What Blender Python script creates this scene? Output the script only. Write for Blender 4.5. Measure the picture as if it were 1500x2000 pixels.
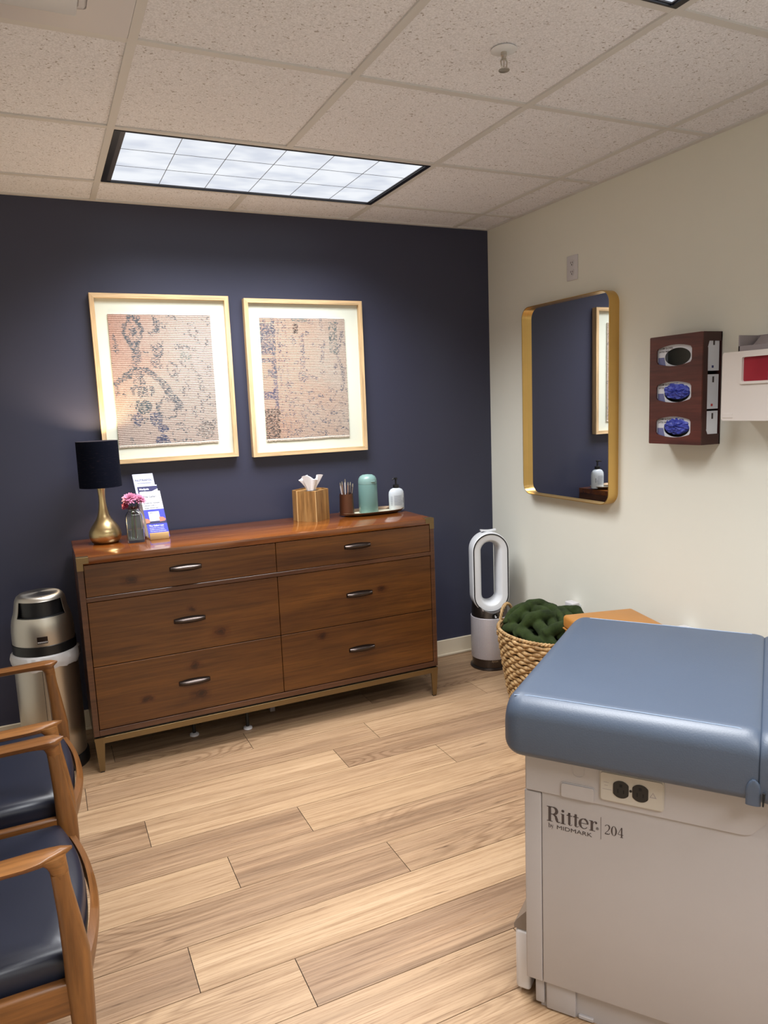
import bpy, bmesh, math, random
from mathutils import Vector, Matrix, noise
from mathutils.geometry import tessellate_polygon
S = bpy.context.scene
for o in list(bpy.data.objects): bpy.data.objects.remove(o)
COL = S.collection
PI = math.pi
R = math.radians
H = 2.391            # ceiling height
T = 0.6096           # ceiling grid module
GA, GB = 0.223, 0.288
XL, YF = -3.06, -4.90  # left wall, wall behind the photographer

# ------------------------------------------------------------------ camera, world, lights, exposure
cam = bpy.data.cameras.new('camera'); co = bpy.data.objects.new('camera', cam); COL.objects.link(co)
cam.sensor_fit = 'VERTICAL'; cam.sensor_height = 24.0; cam.lens = 1425.2 * 24.0 / 2000.0
co.location = (-2.3602, -3.5748, 1.4552)
co.rotation_euler = (1.42550639, 0.0393227816, -0.440209827)
cam.clip_start = 0.02
S.camera = co
w = bpy.data.worlds.new('world'); S.world = w; w.use_nodes = True
w.node_tree.nodes['Background'].inputs[0].default_value = (0.8, 0.86, 1, 1)
w.node_tree.nodes['Background'].inputs[1].default_value = 0.03
S.view_settings.view_transform = 'Standard'; S.view_settings.look = 'None'
S.view_settings.exposure = 0.0; S.view_settings.gamma = 1.0; S.view_settings.use_curve_mapping = False

def area(name, x, y, z, sx, sy, power, col, spread):
    l = bpy.data.lights.new(name, 'AREA'); l.shape = 'RECTANGLE'; l.size = sx; l.size_y = sy
    l.energy = power; l.color = col; l.spread = R(spread)
    o = bpy.data.objects.new(name, l); COL.objects.link(o); o.location = (x, y, z); return o
LX = -(GA + 2 * T)
PW = 38.0
LC = (0.97, 0.985, 1.0)
area('troffer_tubes', LX, -(GB + .5 * T), H - .004, 1.14, .54, PW * .95, LC, 124)
area('troffer_tubes', LX, -(GB + 3.5 * T), H - .004, 1.14, .54, PW * .96, LC, 124)
area('troffer_tubes', LX, -(GB + 6.5 * T), H - .004, 1.14, .54, PW * 1.2, LC, 140)  # unseen third light behind the camera, added to lift the ceiling
lampl = bpy.data.lights.new('lamp_bulb_light', 'POINT'); lampl.energy = 10.0; lampl.color = (1, .72, .42); lampl.shadow_soft_size = .028
lo = bpy.data.objects.new('lamp_bulb_light', lampl); COL.objects.link(lo); lo.location = (-2.137, -.18, 1.285)

# ------------------------------------------------------------------ materials
def lin(c):
    def f(v):
        v /= 255.0
        return v / 12.92 if v <= .04045 else ((v + .055) / 1.055) ** 2.4
    return (f(c[0]), f(c[1]), f(c[2]), 1)
class NT:
    def __init__(s, name):
        s.m = bpy.data.materials.new(name); s.m.use_nodes = True; s.t = s.m.node_tree; s.n = s.t.nodes; s.b = s.n['Principled BSDF']
    def add(s, typ, **kw):
        n = s.n.new(typ)
        for k, v in kw.items():
            if k in n.inputs: n.inputs[k].default_value = v
            else: setattr(n, k, v)
        return n
    def l(s, a, b): s.t.links.new(a, b)
    def coord(s, scale=(1, 1, 1), rot=(0, 0, 0), attr=None):
        tc = s.add('ShaderNodeTexCoord'); mp = s.add('ShaderNodeMapping'); mp.inputs['Scale'].default_value = scale; mp.inputs['Rotation'].default_value = rot
        src = tc.outputs['Object']
        if attr:
            a = s.add('ShaderNodeAttribute', attribute_name=attr); v = s.add('ShaderNodeVectorMath', operation='MULTIPLY_ADD')
            s.l(a.outputs['Color'], v.inputs[0]); v.inputs[1].default_value = (37, 11, 5); s.l(src, v.inputs[2]); src = v.outputs[0]
        s.l(src, mp.inputs['Vector']); return mp.outputs[0]
    def noise(s, vec, scale=5, detail=4, rough=.55, dist=0):
        n = s.add('ShaderNodeTexNoise'); n.inputs['Scale'].default_value = scale; n.inputs['Detail'].default_value = detail
        n.inputs['Roughness'].default_value = rough; n.inputs['Distortion'].default_value = dist
        if vec: s.l(vec, n.inputs['Vector'])
        return n.outputs['Fac']
    def ramp(s, fac, stops):
        r = s.add('ShaderNodeValToRGB'); e = r.color_ramp.elements
        e[0].position, e[0].color = stops[0][0], lin(stops[0][1]) if len(stops[0][1]) == 3 else stops[0][1]
        e[1].position, e[1].color = stops[-1][0], lin(stops[-1][1])
        for p, c in stops[1:-1]:
            q = e.new(p); q.color = lin(c)
        s.l(fac, r.inputs[0]); return r.outputs[0]
    def mix(s, f, a, b, mode='MIX'):
        m = s.add('ShaderNodeMix', data_type='RGBA', blend_type=mode)
        for sock, v in ((m.inputs[0], f), (m.inputs[6], a), (m.inputs[7], b)):
            if hasattr(v, 'is_output'): s.l(v, sock)
            elif isinstance(v, (int, float)): sock.default_value = v
            else: sock.default_value = lin(v)
        return m.outputs[2]
    def bump(s, h, strength=.2, dist=.002):
        b = s.add('ShaderNodeBump'); b.inputs['Strength'].default_value = strength; b.inputs['Distance'].default_value = dist
        s.l(h, b.inputs['Height']); s.l(b.outputs[0], s.b.inputs['Normal'])
    def base(s, c): s.l(c, s.b.inputs['Base Color'])
    def set(s, **k):
        for a, v in k.items():
            s.b.inputs[{'rough': 'Roughness', 'metal': 'Metallic', 'trans': 'Transmission Weight', 'ior': 'IOR', 'coat': 'Coat Weight', 'sheen': 'Sheen Weight', 'spec': 'Specular IOR Level', 'alpha': 'Alpha', 'es': 'Emission Strength', 'sss': 'Subsurface Weight', 'crough': 'Coat Roughness', 'aniso': 'Anisotropic'}[a]].default_value = v
        return s
def plain(name, c, rough=.5, metal=0, var=.04, bump=0, bscale=200, **k):
    n = NT(name); n.set(rough=rough, metal=metal, **k)
    f = n.noise(n.coord(), 6, 4)
    c2 = tuple(max(0, v * (1 - var * 2)) for v in c)
    n.base(n.mix(f, c, c2))
    if bump: n.bump(n.noise(n.coord(), bscale, 3), bump, .001)
    return n.m
def wood(name, dark, mid, light, axis='x', rough=.35, fine=60, knots=False, coat=0, sc=1.0, attr=None, bump=.12):
    n = NT(name); n.set(rough=rough, coat=coat, crough=.12)
    st = {'x': (1.2, 14, 14), 'y': (14, 1.2, 14), 'z': (14, 14, 1.2)}[axis]; st = tuple(v * sc for v in st)
    v = n.coord(st, attr=attr); f1 = n.noise(v, 1.0, 6, .6, .6)
    fs = {'x': (2, fine, fine), 'y': (fine, 2, fine), 'z': (fine, fine, 2)}[axis]
    f2 = n.noise(n.coord(fs, attr=attr), 2.0, 4, .7)
    c = n.ramp(f1, [(.3, dark), (.5, mid), (.72, light)])
    g = n.ramp(f2, [(.35, (150, 150, 150)), (.6, (255, 255, 255))])
    c = n.mix(.55, c, g, 'MULTIPLY')
    if knots:
        tc = n.add('ShaderNodeTexCoord'); nz = n.add('ShaderNodeTexNoise'); nz.inputs['Scale'].default_value = 26; nz.inputs['Detail'].default_value = 4
        n.l(tc.outputs['Object'], nz.inputs['Vector'])
        vm = n.add('ShaderNodeVectorMath', operation='MULTIPLY_ADD'); n.l(nz.outputs['Color'], vm.inputs[0]); vm.inputs[1].default_value = (.05, 0, .035); n.l(tc.outputs['Object'], vm.inputs[2])
        for kx, kz, kr in KNOTS:
            sb = n.add('ShaderNodeVectorMath', operation='SUBTRACT'); n.l(vm.outputs[0], sb.inputs[0]); sb.inputs[1].default_value = (kx + 1.474 + .025, 0, kz + .0175)
            ml = n.add('ShaderNodeVectorMath', operation='MULTIPLY'); n.l(sb.outputs[0], ml.inputs[0]); ml.inputs[1].default_value = (.31 / kr, 0, .5 / kr)
            ln = n.add('ShaderNodeVectorMath', operation='LENGTH'); n.l(ml.outputs[0], ln.inputs[0])
            c = n.mix(.9, c, n.ramp(ln.outputs['Value'], [(.0, (92, 62, 50)), (.22, (130, 94, 74)), (.30, (190, 156, 134)), (.38, (150, 112, 90)), (.52, (220, 200, 180)), (.95, (255, 255, 255))]), 'MULTIPLY')
    n.base(c); n.bump(f2, bump, .0006); return n.m
KNOTS = [(-2.085, .79, .016), (-1.85, .635, .010), (-1.735, .515, .018), (-1.855, .385, .016), (-1.84, .255, .018), (-2.06, .275, .012), (-.965, .592, .013), (-1.27, .415, .012)]
M = {}
M['navy'] = plain('navy_paint', (57, 59, 78), .40, var=.01, bump=.12, bscale=420, spec=.38)
M['cream'] = plain('cream_paint', (228, 227, 216), .55, var=.008, bump=.1, bscale=420)
M['trim'] = plain('trim_paint', (220, 208, 186), .4, var=.01)
M['tbar'] = plain('grid_metal_paint', (212, 210, 208), .5, var=.01)
def ceil_mat():
    n = NT('acoustic_tile'); n.set(rough=.95)
    v = n.coord((1, 1, 1)); 
    a = n.noise(v, 120, 2, .5); b = n.noise(v, 30, 2, .5)
    s1 = n.ramp(a, [(.62, (255, 255, 255)), (.68, (192, 185, 180))])
    s2 = n.ramp(b, [(.44, (255, 255, 255)), (.56, (0, 0, 0))])
    c = n.mix(s2, s1, (255, 255, 255))
    base = n.mix(n.noise(v, 3, 3), (242, 242, 248), (236, 236, 242))
    fine = n.ramp(n.noise(v, 210, 2), [(.4, (235, 235, 235)), (.6, (255, 255, 255))])
    n.base(n.mix(1.0, n.mix(1.0, base, c, 'MULTIPLY'), fine, 'MULTIPLY')); n.bump(a, .25, .002); return n.m
M['tile'] = ceil_mat()
def floor_mat():
    n = NT('vinyl_plank_oak'); n.set(rough=.42, spec=.4)
    at = n.add('ShaderNodeAttribute', attribute_name='tone'); sep = n.add('ShaderNodeSeparateColor'); n.l(at.outputs['Color'], sep.inputs[0])
    v = n.coord((.32, 15, 1), attr='tone'); f1 = n.noise(v, 2.0, 8, .66, .25)
    v3 = n.coord((.5, 9, 1), attr='tone'); f3 = n.noise(v3, 1.1, 3, .5, .2)
    light = n.ramp(f1, [(.30, (164, 134, 103)), (.5, (179, 149, 116)), (.70, (190, 161, 129))])
    dark = n.ramp(f1, [(.30, (116, 92, 72)), (.5, (144, 116, 91)), (.70, (172, 141, 110))])
    tone = n.add('ShaderNodeMath', operation='MULTIPLY_ADD'); n.l(f3, tone.inputs[0]); tone.inputs[1].default_value = 1.0; tone.use_clamp = True
    sub = n.add('ShaderNodeMath', operation='SUBTRACT'); n.l(sep.outputs[0], sub.inputs[0]); sub.inputs[1].default_value = .52; n.l(sub.outputs[0], tone.inputs[2])
    c = n.mix(tone.outputs[0], light, dark)
    # growth-ring arches: contour lines of a long soft noise field
    fld = n.noise(n.coord((1.1, 7.5, 1), attr='tone'), 1.0, 1.0, .4)
    mu = n.add('ShaderNodeMath', operation='MULTIPLY'); n.l(fld, mu.inputs[0]); mu.inputs[1].default_value = 26
    frc = n.add('ShaderNodeMath', operation='PINGPONG'); n.l(mu.outputs[0], frc.inputs[0]); frc.inputs[1].default_value = .5
    msk = n.ramp(n.noise(n.coord((.7, 2.5, 1), attr='tone'), 1.0, 1.0, .4), [(.50, (255, 255, 255)), (.62, (0, 0, 0))])
    arc_ = n.mix(msk, n.ramp(frc.outputs[0], [(.0, (166, 148, 134)), (.3, (255, 255, 255))]), (255, 255, 255))
    c = n.mix(.5, c, arc_, 'MULTIPLY')
    f2 = n.noise(n.coord((2.4, 120, 1), attr='tone'), 1.6, 6, .78)
    c = n.mix(.7, c, n.ramp(f2, [(.38, (184, 166, 150)), (.53, (255, 255, 255))]), 'MULTIPLY')
    kn = n.noise(n.coord((2.2, 26, 1), attr='tone'), 1.7, 4, .6)
    c = n.mix(.75, c, n.ramp(kn, [(.66, (255, 255, 255)), (.74, (112, 86, 68))]), 'MULTIPLY')
    n.base(c); n.bump(f2, .25, .0006); return n.m
M['floor'] = floor_mat()
M['gap'] = plain('plank_joint', (46, 32, 24), .9)
M['walnut'] = wood('stained_acacia', (74, 41, 15), (92, 54, 20), (108, 66, 25), rough=.33, knots=True, fine=55)
M['walnut_top'] = wood('stained_acacia_top', (96, 50, 20), (120, 66, 25), (142, 82, 32), rough=.16, fine=45, coat=.5)
M['walnut_case'] = wood('stained_acacia_case', (70, 42, 28), (86, 54, 36), (100, 64, 40), rough=.3, fine=55)
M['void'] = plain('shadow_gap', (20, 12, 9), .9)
M['brass'] = plain('aged_brass', (130, 110, 78), .36, .85)
M['lampbrass'] = plain('brushed_brass', (214, 190, 142), .3, 1, aniso=.6)
M['gold'] = plain('gold_metal', (226, 186, 112), .33, .85)
M['goldin'] = plain('gold_metal_inner', (206, 160, 84), .2, 1)
M['pewter'] = plain('pewter', (92, 82, 78), .3, 1, var=.15)
M['pewterd'] = plain('dark_pewter', (52, 42, 38), .4, .9)
M['maple'] = wood('pale_ash', (214, 178, 132), (228, 194, 148), (236, 206, 164), 'z', .45, 40)
M['maplex'] = wood('pale_ash_horizontal', (214, 178, 132), (228, 194, 148), (236, 206, 164), 'x', .45, 40)
M['mat'] = plain('mat_board', (218, 222, 208), .8, var=.005)
M['mirror'] = plain('silvered_glass', (238, 240, 242), .012, 1, var=0)
M['chair'] = wood('oiled_oak', (98, 60, 28), (126, 80, 38), (150, 100, 52), 'x', .38, 34, sc=.9)
M['chairz'] = wood('oiled_oak_upright', (90, 55, 25), (116, 73, 34), (138, 91, 46), 'z', .38, 34, sc=.9)
M['chairy'] = wood('oiled_oak_cross', (98, 60, 28), (128, 82, 40), (152, 102, 54), 'y', .38, 34, sc=.9)
M['leather'] = plain('navy_vinyl', (33, 36, 50), .36, var=.05, bump=.1, bscale=700)
M['steel'] = plain('brushed_steel', (206, 200, 190), .33, 1, var=.04, aniso=.7)
M['black'] = plain('black_plastic', (16, 17, 20), .4)
M['dark'] = plain('dark_cavity', (8, 8, 9), .8)
M['liner'] = plain('white_bin_liner', (226, 224, 226), .4, bump=.8, bscale=60, trans=.15)
M['white'] = plain('white_plastic', (226, 228, 232), .32, var=.01)
M['whitesat'] = plain('white_enamel', (208, 205, 208), .38, var=.01)
M['beige'] = plain('table_enamel', (168, 162, 162), .42, var=.015, bump=.06, bscale=500)
M['beige2'] = plain('table_trim_plastic', (178, 170, 160), .42, var=.015)
M['taupe'] = plain('taupe_rubber', (128, 116, 108), .35)
M['blue'] = plain('blue_upholstery', (61, 73, 91), .48, var=.03, bump=.3, bscale=300, spec=.6, coat=.25, crough=.45)
M['seam'] = plain('upholstery_seam', (128, 144, 166), .4)
M['print'] = plain('dark_print', (66, 56, 56), .6)
M['nickel'] = plain('nickel_lacquer', (92, 84, 80), .3, .9)
def mesh_grille():
    n = NT('perforated_white_metal'); n.set(rough=.4, metal=.2)
    at = n.add('ShaderNodeAttribute', attribute_name='uvp'); vo = n.add('ShaderNodeTexVoronoi'); vo.inputs['Scale'].default_value = 1; vo.inputs['Randomness'].default_value = 0
    n.l(at.outputs['Vector'], vo.inputs['Vector'])
    n.base(n.ramp(vo.outputs['Distance'], [(.22, (96, 90, 100)), (.30, (214, 210, 216))])); return n.m
M['grille'] = mesh_grille()
M['reed'] = wood('water_hyacinth', (140, 104, 62), (182, 146, 98), (208, 176, 128), 'z', .6, 30, sc=3, bump=.4)
def plush():
    n = NT('green_plush'); n.set(rough=.95, sheen=.04, spec=.1)
    v = n.coord(); f = n.noise(v, 16, 5, .65); g = n.noise(v, 420, 3, .7)
    n.base(n.mix(.5, n.ramp(f, [(.3, (40, 54, 24)), (.7, (72, 90, 44))]), n.ramp(g, [(.3, (90, 90, 90)), (.7, (255, 255, 255))]), 'MULTIPLY')); n.bump(g, 1.0, .006); return n.m
M['plush'] = plush()
M['tan'] = plain('tan_leather', (182, 124, 58), .45, var=.05, bump=.1, bscale=300)
M['mahog'] = wood('mahogany_laminate', (66, 30, 28), (88, 42, 36), (104, 52, 42), 'y', .4, 26, sc=1.2)
M['mahogd'] = plain('dark_laminate_edge', (58, 28, 26), .38)
M['nitrile'] = plain('blue_nitrile', (78, 92, 214), .45, var=.2, bump=.3, bscale=90)
M['card'] = plain('white_carton', (214, 216, 224), .5, var=.01)
M['cardprint'] = plain('blue_grey_print', (112, 116, 160), .5)
M['cardin'] = plain('grey_carton_inside', (128, 126, 120), .8)
M['navyprint'] = plain('navy_print', (40, 50, 110), .5)
M['redprint'] = plain('red_print', (190, 50, 50), .5)
M['red'] = plain('red_container', (168, 44, 58), .18, var=.15)
M['sharps'] = plain('sharps_cabinet_white', (222, 214, 208), .4, var=.008)
M['mauve'] = plain('mauve_grey_plastic', (150, 140, 142), .5)
M['shade'] = None
def shade():
    n = NT('navy_linen_shade'); n.set(rough=.95, spec=.1)
    v = n.coord((14, 14, 90)); a = n.noise(v, 3, 5, .7)
    n.base(n.ramp(a, [(.5, (8, 11, 24)), (.66, (12, 15, 28)), (.8, (46, 38, 34))]))
    tr = n.add('ShaderNodeBsdfTranslucent'); tr.inputs[0].default_value = (.75, .45, .22, 1)
    mx = n.add('ShaderNodeMixShader'); f = n.ramp(a, [(.56, (0, 0, 0)), (.74, (62, 62, 62))])
    out = n.n['Material Output']; n.l(f, mx.inputs[0]); n.l(n.b.outputs[0], mx.inputs[1]); n.l(tr.outputs[0], mx.inputs[2]); n.l(mx.outputs[0], out.inputs[0]); return n.m
M['shade'] = shade()
def emis(name, c, s):
    n = NT(name); n.b.inputs['Base Color'].default_value = lin((60, 60, 60)); n.b.inputs['Emission Color'].default_value = lin(c); n.set(es=s, rough=.3, spec=.1); return n
def lens():
    n = emis('fixture_lens', (232, 238, 248), 1.0)
    v = n.coord((3, 5, 1)); f = n.noise(v, 1.6, 2)
    n.l(n.ramp(f, [(.35, (216, 222, 234)), (.6, (242, 246, 252))]), n.b.inputs['Emission Color']); n.b.inputs['Base Color'].default_value = (.02, .02, .02, 1); return n.m
M['lens'] = lens()
M['bulb'] = emis('warm_bulb', (255, 190, 110), 6).m
M['troff'] = plain('black_fixture_frame', (26, 26, 34), .35)
M['troffg'] = plain('grey_fixture_lip', (96, 94, 98), .35, .4)
M['louvre'] = plain('grey_louvre_blade', (120, 124, 132), .4)
def glass(name, c=(245, 250, 250), rough=.01, ior=1.45):
    n = NT(name); n.b.inputs['Base Color'].default_value = lin(c); n.set(trans=1, rough=rough, ior=ior); return n.m
M['glass'] = glass('clear_glass'); M['water'] = glass('water', (240, 246, 244), 0, 1.33)
M['petal'] = plain('pink_petal', (228, 138, 178), .6, var=.15)
M['petald'] = plain('deep_pink_petal', (176, 52, 92), .6, var=.15)
M['stem'] = plain('green_stem', (74, 92, 52), .6); M['leafd'] = plain('wine_leaf', (84, 40, 44), .6)
M['acacia'] = wood('striped_acacia', (112, 78, 44), (158, 116, 66), (190, 150, 96), 'z', .4, 30, sc=2.0)
M['acaciae'] = plain('pale_wood_edge', (216, 178, 124), .45)
M['tissue'] = plain('tissue_paper', (236, 234, 238), .8, bump=.3, bscale=60)
M['bronze'] = plain('bronze_cup', (112, 74, 56), .3, .8)
M['trayw'] = plain('tray_metal', (158, 136, 112), .32, .8); M['inlay'] = plain('cream_tray_lining', (244, 240, 214), .3, var=.01)
M['teal'] = plain('sage_green_plastic', (98, 132, 128), .4, var=.01)
M['teald'] = plain('sage_lid', (118, 150, 146), .36, var=.01)
M['sani'] = plain('frosted_white_bottle', (214, 222, 230), .25, var=.01, trans=.2)
M['label'] = plain('grey_blue_print', (92, 104, 122), .6)
M['penw'] = plain('pen_white', (220, 214, 216), .3); M['pend'] = plain('pen_dark', (74, 58, 58), .3); M['penc'] = plain('pen_copper', (176, 134, 116), .3, .6)
M['pblue'] = plain('leaflet_blue', (78, 84, 206), .4, var=.01); M['pblued'] = plain('leaflet_slate', (58, 58, 104), .4); M['plav'] = plain('leaflet_lavender', (206, 208, 236), .4, var=.01)
M['pwhite'] = plain('leaflet_white', (234, 236, 244), .4, var=.01); M['pskin'] = plain('printed_hand', (220, 140, 116), .5)
M['rug'] = None
def rugmat():
    n = NT('woven_rug_fragment'); n.set(rough=.95, sheen=.1)
    at = n.add('ShaderNodeAttribute', attribute_name='weave'); f = n.noise(n.coord(), 300, 3, .6)
    n.base(n.mix(.5, at.outputs['Color'], n.ramp(f, [(.3, (190, 190, 190)), (.65, (255, 255, 255))]), 'MULTIPLY')); n.bump(f, .6, .003); return n.m
M['rug'] = rugmat()

# ------------------------------------------------------------------ geometry helpers
def NB(): return bmesh.new()
def box(bm, x0, x1, y0, y1, z0, z1, bev=0, seg=2, mi=0):
    t = bmesh.new(); bmesh.ops.create_cube(t, size=1)
    for v in t.verts: v.co = Vector(((x0 + x1) / 2 + v.co.x * (x1 - x0), (y0 + y1) / 2 + v.co.y * (y1 - y0), (z0 + z1) / 2 + v.co.z * (z1 - z0)))
    if bev: bmesh.ops.bevel(t, geom=list(t.edges) , offset=bev, segments=seg, profile=.5, affect='EDGES')
    merge(bm, t, mi=mi); return bm
def merge(bm, t, mat=None, mi=0):
    if mat: bmesh.ops.transform(t, matrix=mat, verts=t.verts)
    vm = {}
    for v in t.verts: vm[v] = bm.verts.new(v.co)
    for f in t.faces:
        try:
            g = bm.faces.new([vm[v] for v in f.verts]); g.material_index = mi if mi else f.material_index
        except ValueError: pass
    t.free()
def rings(bm, rs, close=True, caps=(True, True), mi=0):
    vs = [[bm.verts.new(p) for p in r] for r in rs]; n = len(vs[0]); fs = []
    for a, b in zip(vs, vs[1:]):
        for i in range(n if close else n - 1):
            j = (i + 1) % n; f = bm.faces.new((a[i], a[j], b[j], b[i])); f.material_index = mi; fs.append(f)
    if close and caps[0]: bm.faces.new(list(reversed(vs[0]))).material_index = mi
    if close and caps[1]: bm.faces.new(vs[-1]).material_index = mi
    return vs
def lathe(bm, prof, c=(0, 0, 0), seg=32, caps=(True, True), sx=1, sy=1, mi=0):
    rs = [[(c[0] + r * sx * math.cos(2 * PI * i / seg), c[1] + r * sy * math.sin(2 * PI * i / seg), c[2] + z) for i in range(seg)] for r, z in prof]
    return rings(bm, rs, True, caps, mi)
def tube(bm, pts, rad, seg=8, closed=False, caps=True, flat=1.0, mi=0):
    pts = [Vector(p) for p in pts]; n = len(pts); rs = []; up = None
    for i, p in enumerate(pts):
        a = pts[(i - 1) % n] if (i > 0 or closed) else p; b = pts[(i + 1) % n] if (i < n - 1 or closed) else p
        t = (b - a).normalized()
        if up is None: up = Vector((0, 0, 1)) if abs(t.z) < .9 else Vector((1, 0, 0))
        s = t.cross(up).normalized(); u = s.cross(t).normalized(); up = u
        r = rad[i] if hasattr(rad, '__len__') else rad
        rs.append([p + s * r * math.cos(2 * PI * k / seg) + u * r * flat * math.sin(2 * PI * k / seg) for k in range(seg)])
    if closed: rs.append(rs[0]); vs = [[bm.verts.new(q) for q in r] for r in rs[:-1]]; vs.append(vs[0])
    else: vs = [[bm.verts.new(q) for q in r] for r in rs]
    for a, b in zip(vs, vs[1:]):
        for i in range(seg):
            j = (i + 1) % seg; bm.faces.new((a[i], a[j], b[j], b[i])).material_index = mi
    if caps and not closed: bm.faces.new(list(reversed(vs[0]))); bm.faces.new(vs[-1])
def fr(o, ex, ey, ez):
    m = Matrix.Identity(4)
    for i, e in enumerate((ex, ey, ez)):
        e = Vector(e)
        for k in range(3): m[k][i] = e[k]
    for k in range(3): m[k][3] = o[k]
    return m
def plate(bm, outer, holes, t, frame, mi=0):
    """2-D outline with holes -> slab of thickness t in frame (x,y plane, extruded along z)"""
    loops = [outer] + list(holes); flat = [p for l in loops for p in l]
    tris = tessellate_polygon([[Vector((p[0], p[1], 0)) for p in l] for l in loops])
    A = [bm.verts.new(frame @ Vector((p[0], p[1], 0))) for p in flat]; B = [bm.verts.new(frame @ Vector((p[0], p[1], t))) for p in flat]
    for tr in tris:
        try:
            bm.faces.new([A[i] for i in tr]).material_index = mi; bm.faces.new([B[i] for i in reversed(tr)]).material_index = mi
        except ValueError: pass
    k = 0
    for l in loops:
        n = len(l)
        for i in range(n):
            a, b = k + i, k + (i + 1) % n
            try: bm.faces.new((A[a], A[b], B[b], B[a])).material_index = mi
            except ValueError: pass
        k += n
def rrect(x0, x1, y0, y1, r, n=6):
    out = []
    for cx, cy, a0 in ((x1 - r, y1 - r, 0), (x0 + r, y1 - r, 90), (x0 + r, y0 + r, 180), (x1 - r, y0 + r, 270)):
        for i in range(n + 1): a = R(a0 + 90 * i / n); out.append((cx + r * math.cos(a), cy + r * math.sin(a)))
    return out
def rim(b, cond, off, seg=2):
    bmesh.ops.recalc_face_normals(b, faces=b.faces)
    bmesh.ops.bevel(b, geom=[e for e in b.edges if len(e.link_faces) == 2 and e.calc_face_angle(0) > .6 and all(cond(v.co) for v in e.verts)], offset=off, segments=seg, affect='EDGES')
def root_of(p):
    while p.parent: p = p.parent
    return p
def put(name, bm, mats, parent=None, world=True, smooth=35, label=None):
    if parent is not None and world:
        r = root_of(parent); mi = (Matrix.Translation(r.location) @ r.rotation_euler.to_matrix().to_4x4()).inverted()
        bmesh.ops.transform(bm, matrix=mi, verts=bm.verts)
    bmesh.ops.recalc_face_normals(bm, faces=bm.faces)
    if smooth:
        for f in bm.faces: f.smooth = True
        for e in bm.edges:
            e.smooth = not (len(e.link_faces) == 2 and e.calc_face_angle(0) > R(smooth))
    me = bpy.data.meshes.new(name); bm.to_mesh(me); bm.free()
    for m in (mats if isinstance(mats, (list, tuple)) else [mats]): me.materials.append(M[m])
    o = bpy.data.objects.new(name, me); COL.objects.link(o)
    if parent is not None: o.parent = parent
    if label: o['label'] = label
    return o
def thing(name, label, cat, loc=(0, 0, 0), rz=0, group=None):
    o = bpy.data.objects.new(name, None); COL.objects.link(o); o.empty_display_size = .05
    o.location = loc; o.rotation_euler = (0, 0, rz); o['label'] = label; o['category'] = cat
    if group: o['group'] = group
    return o
def tag(o, label, cat, group=None):
    o['label'] = label; o['category'] = cat
    if group: o['group'] = group
    return o
def struct(name, bm, mats, parent=None, **k):
    o = put(name, bm, mats, parent, **k)
    if parent is None: o['kind'] = 'structure'
    return o
def text_bm(s, size, frame, t=.0003, align='LEFT', bold=0, sx=1.0):
    cu = bpy.data.curves.new('lettering', 'FONT'); cu.body = s; cu.size = size; cu.align_x = align; cu.extrude = t; cu.offset = bold; cu.resolution_u = 3
    o = bpy.data.objects.new('lettering', cu); COL.objects.link(o)
    dg = bpy.context.evaluated_depsgraph_get(); me = bpy.data.meshes.new_from_object(o.evaluated_get(dg))
    b = bmesh.new(); b.from_mesh(me); bpy.data.objects.remove(o); bpy.data.curves.remove(cu); bpy.data.meshes.remove(me)
    for f in b.faces: f.material_index = 0
    bmesh.ops.transform(b, matrix=frame @ Matrix.Diagonal((sx, 1, 1, 1)), verts=b.verts); return b
def attr_color(me, name, fn):
    at = me.color_attributes.new(name, 'FLOAT_COLOR', 'CORNER')
    for p in me.polygons:
        c = fn(p)
        for li in p.loop_indices: at.data[li].color = c

# ------------------------------------------------------------------ room shell
TH = .12
b = NB(); box(b, XL - TH, TH, 0, TH, 0, H); struct('wall_back', b, 'navy', smooth=0)
b = NB(); box(b, 0, TH, YF - TH, 0, 0, H); struct('wall_right', b, 'cream', smooth=0)
b = NB(); box(b, XL - TH, XL, YF, 0, 0, H); struct('wall_left', b, 'cream', smooth=0)
b = NB(); box(b, XL - TH, 0, YF - TH, YF, 0, H); struct('wall_front', b, 'cream', smooth=0)
# floor planks
rnd = random.Random(5)
PWID = .179; SEAM = {0: -1.652, 1: -1.128, 2: -1.35, 3: -2.152, 4: -1.633, 5: -1.934, 6: -1.436, 7: -2.128, 8: -1.878, 9: -1.30, -1: -1.0, -2: -.6}
TONE = {(0, 0): .5, (0, 1): .38, (1, 0): .55, (1, 1): .42, (2, 0): .22, (2, 1): .85, (3, 0): .75, (3, 1): .2, (3, -1): .25, (4, 0): .8, (4, 1): .12, (5, 0): .15, (5, 1): .78, (6, 0): .82, (6, 1): .55, (7, 0): .85, (7, 1): .05, (8, 0): .12, (8, 1): .95, (9, 0): .45, (9, 1): .5}
b = NB(); tones = []
box(b, XL, 0, YF, 0, -.05, -.003, mi=1)
for row in range(-3, 24):
    y1 = -.424 - PWID * row; y0 = y1 - PWID; y1 = min(y1, 0); y0 = max(y0, YF)
    if y1 <= y0: continue
    s = SEAM.get(row, -rnd.random() * 1.2)
    x = s - 1.205 * 4
    k = -4
    while x < 0:
        xa, xb = max(x, XL), min(x + 1.205, 0)
        if xb > xa:
            g = .0011; key = (row, k + 1 if k + 1 <= 1 else 2)
            tn = TONE.get((row, k + 1), rnd.uniform(.1, .8))
            n0 = len(b.faces); box(b, xa + g, xb - g, y0 + g, y1 - g, -.004, 0)
            b.faces.ensure_lookup_table()
            tones += [(n0, len(b.faces), (tn, rnd.random(), rnd.random(), 1))]
        x += 1.205; k += 1
tmap = {}
for a, z, c in tones:
    for i in range(a, z): tmap[i] = c
fl = struct('floor', b, ['floor', 'gap'], smooth=0)
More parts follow.
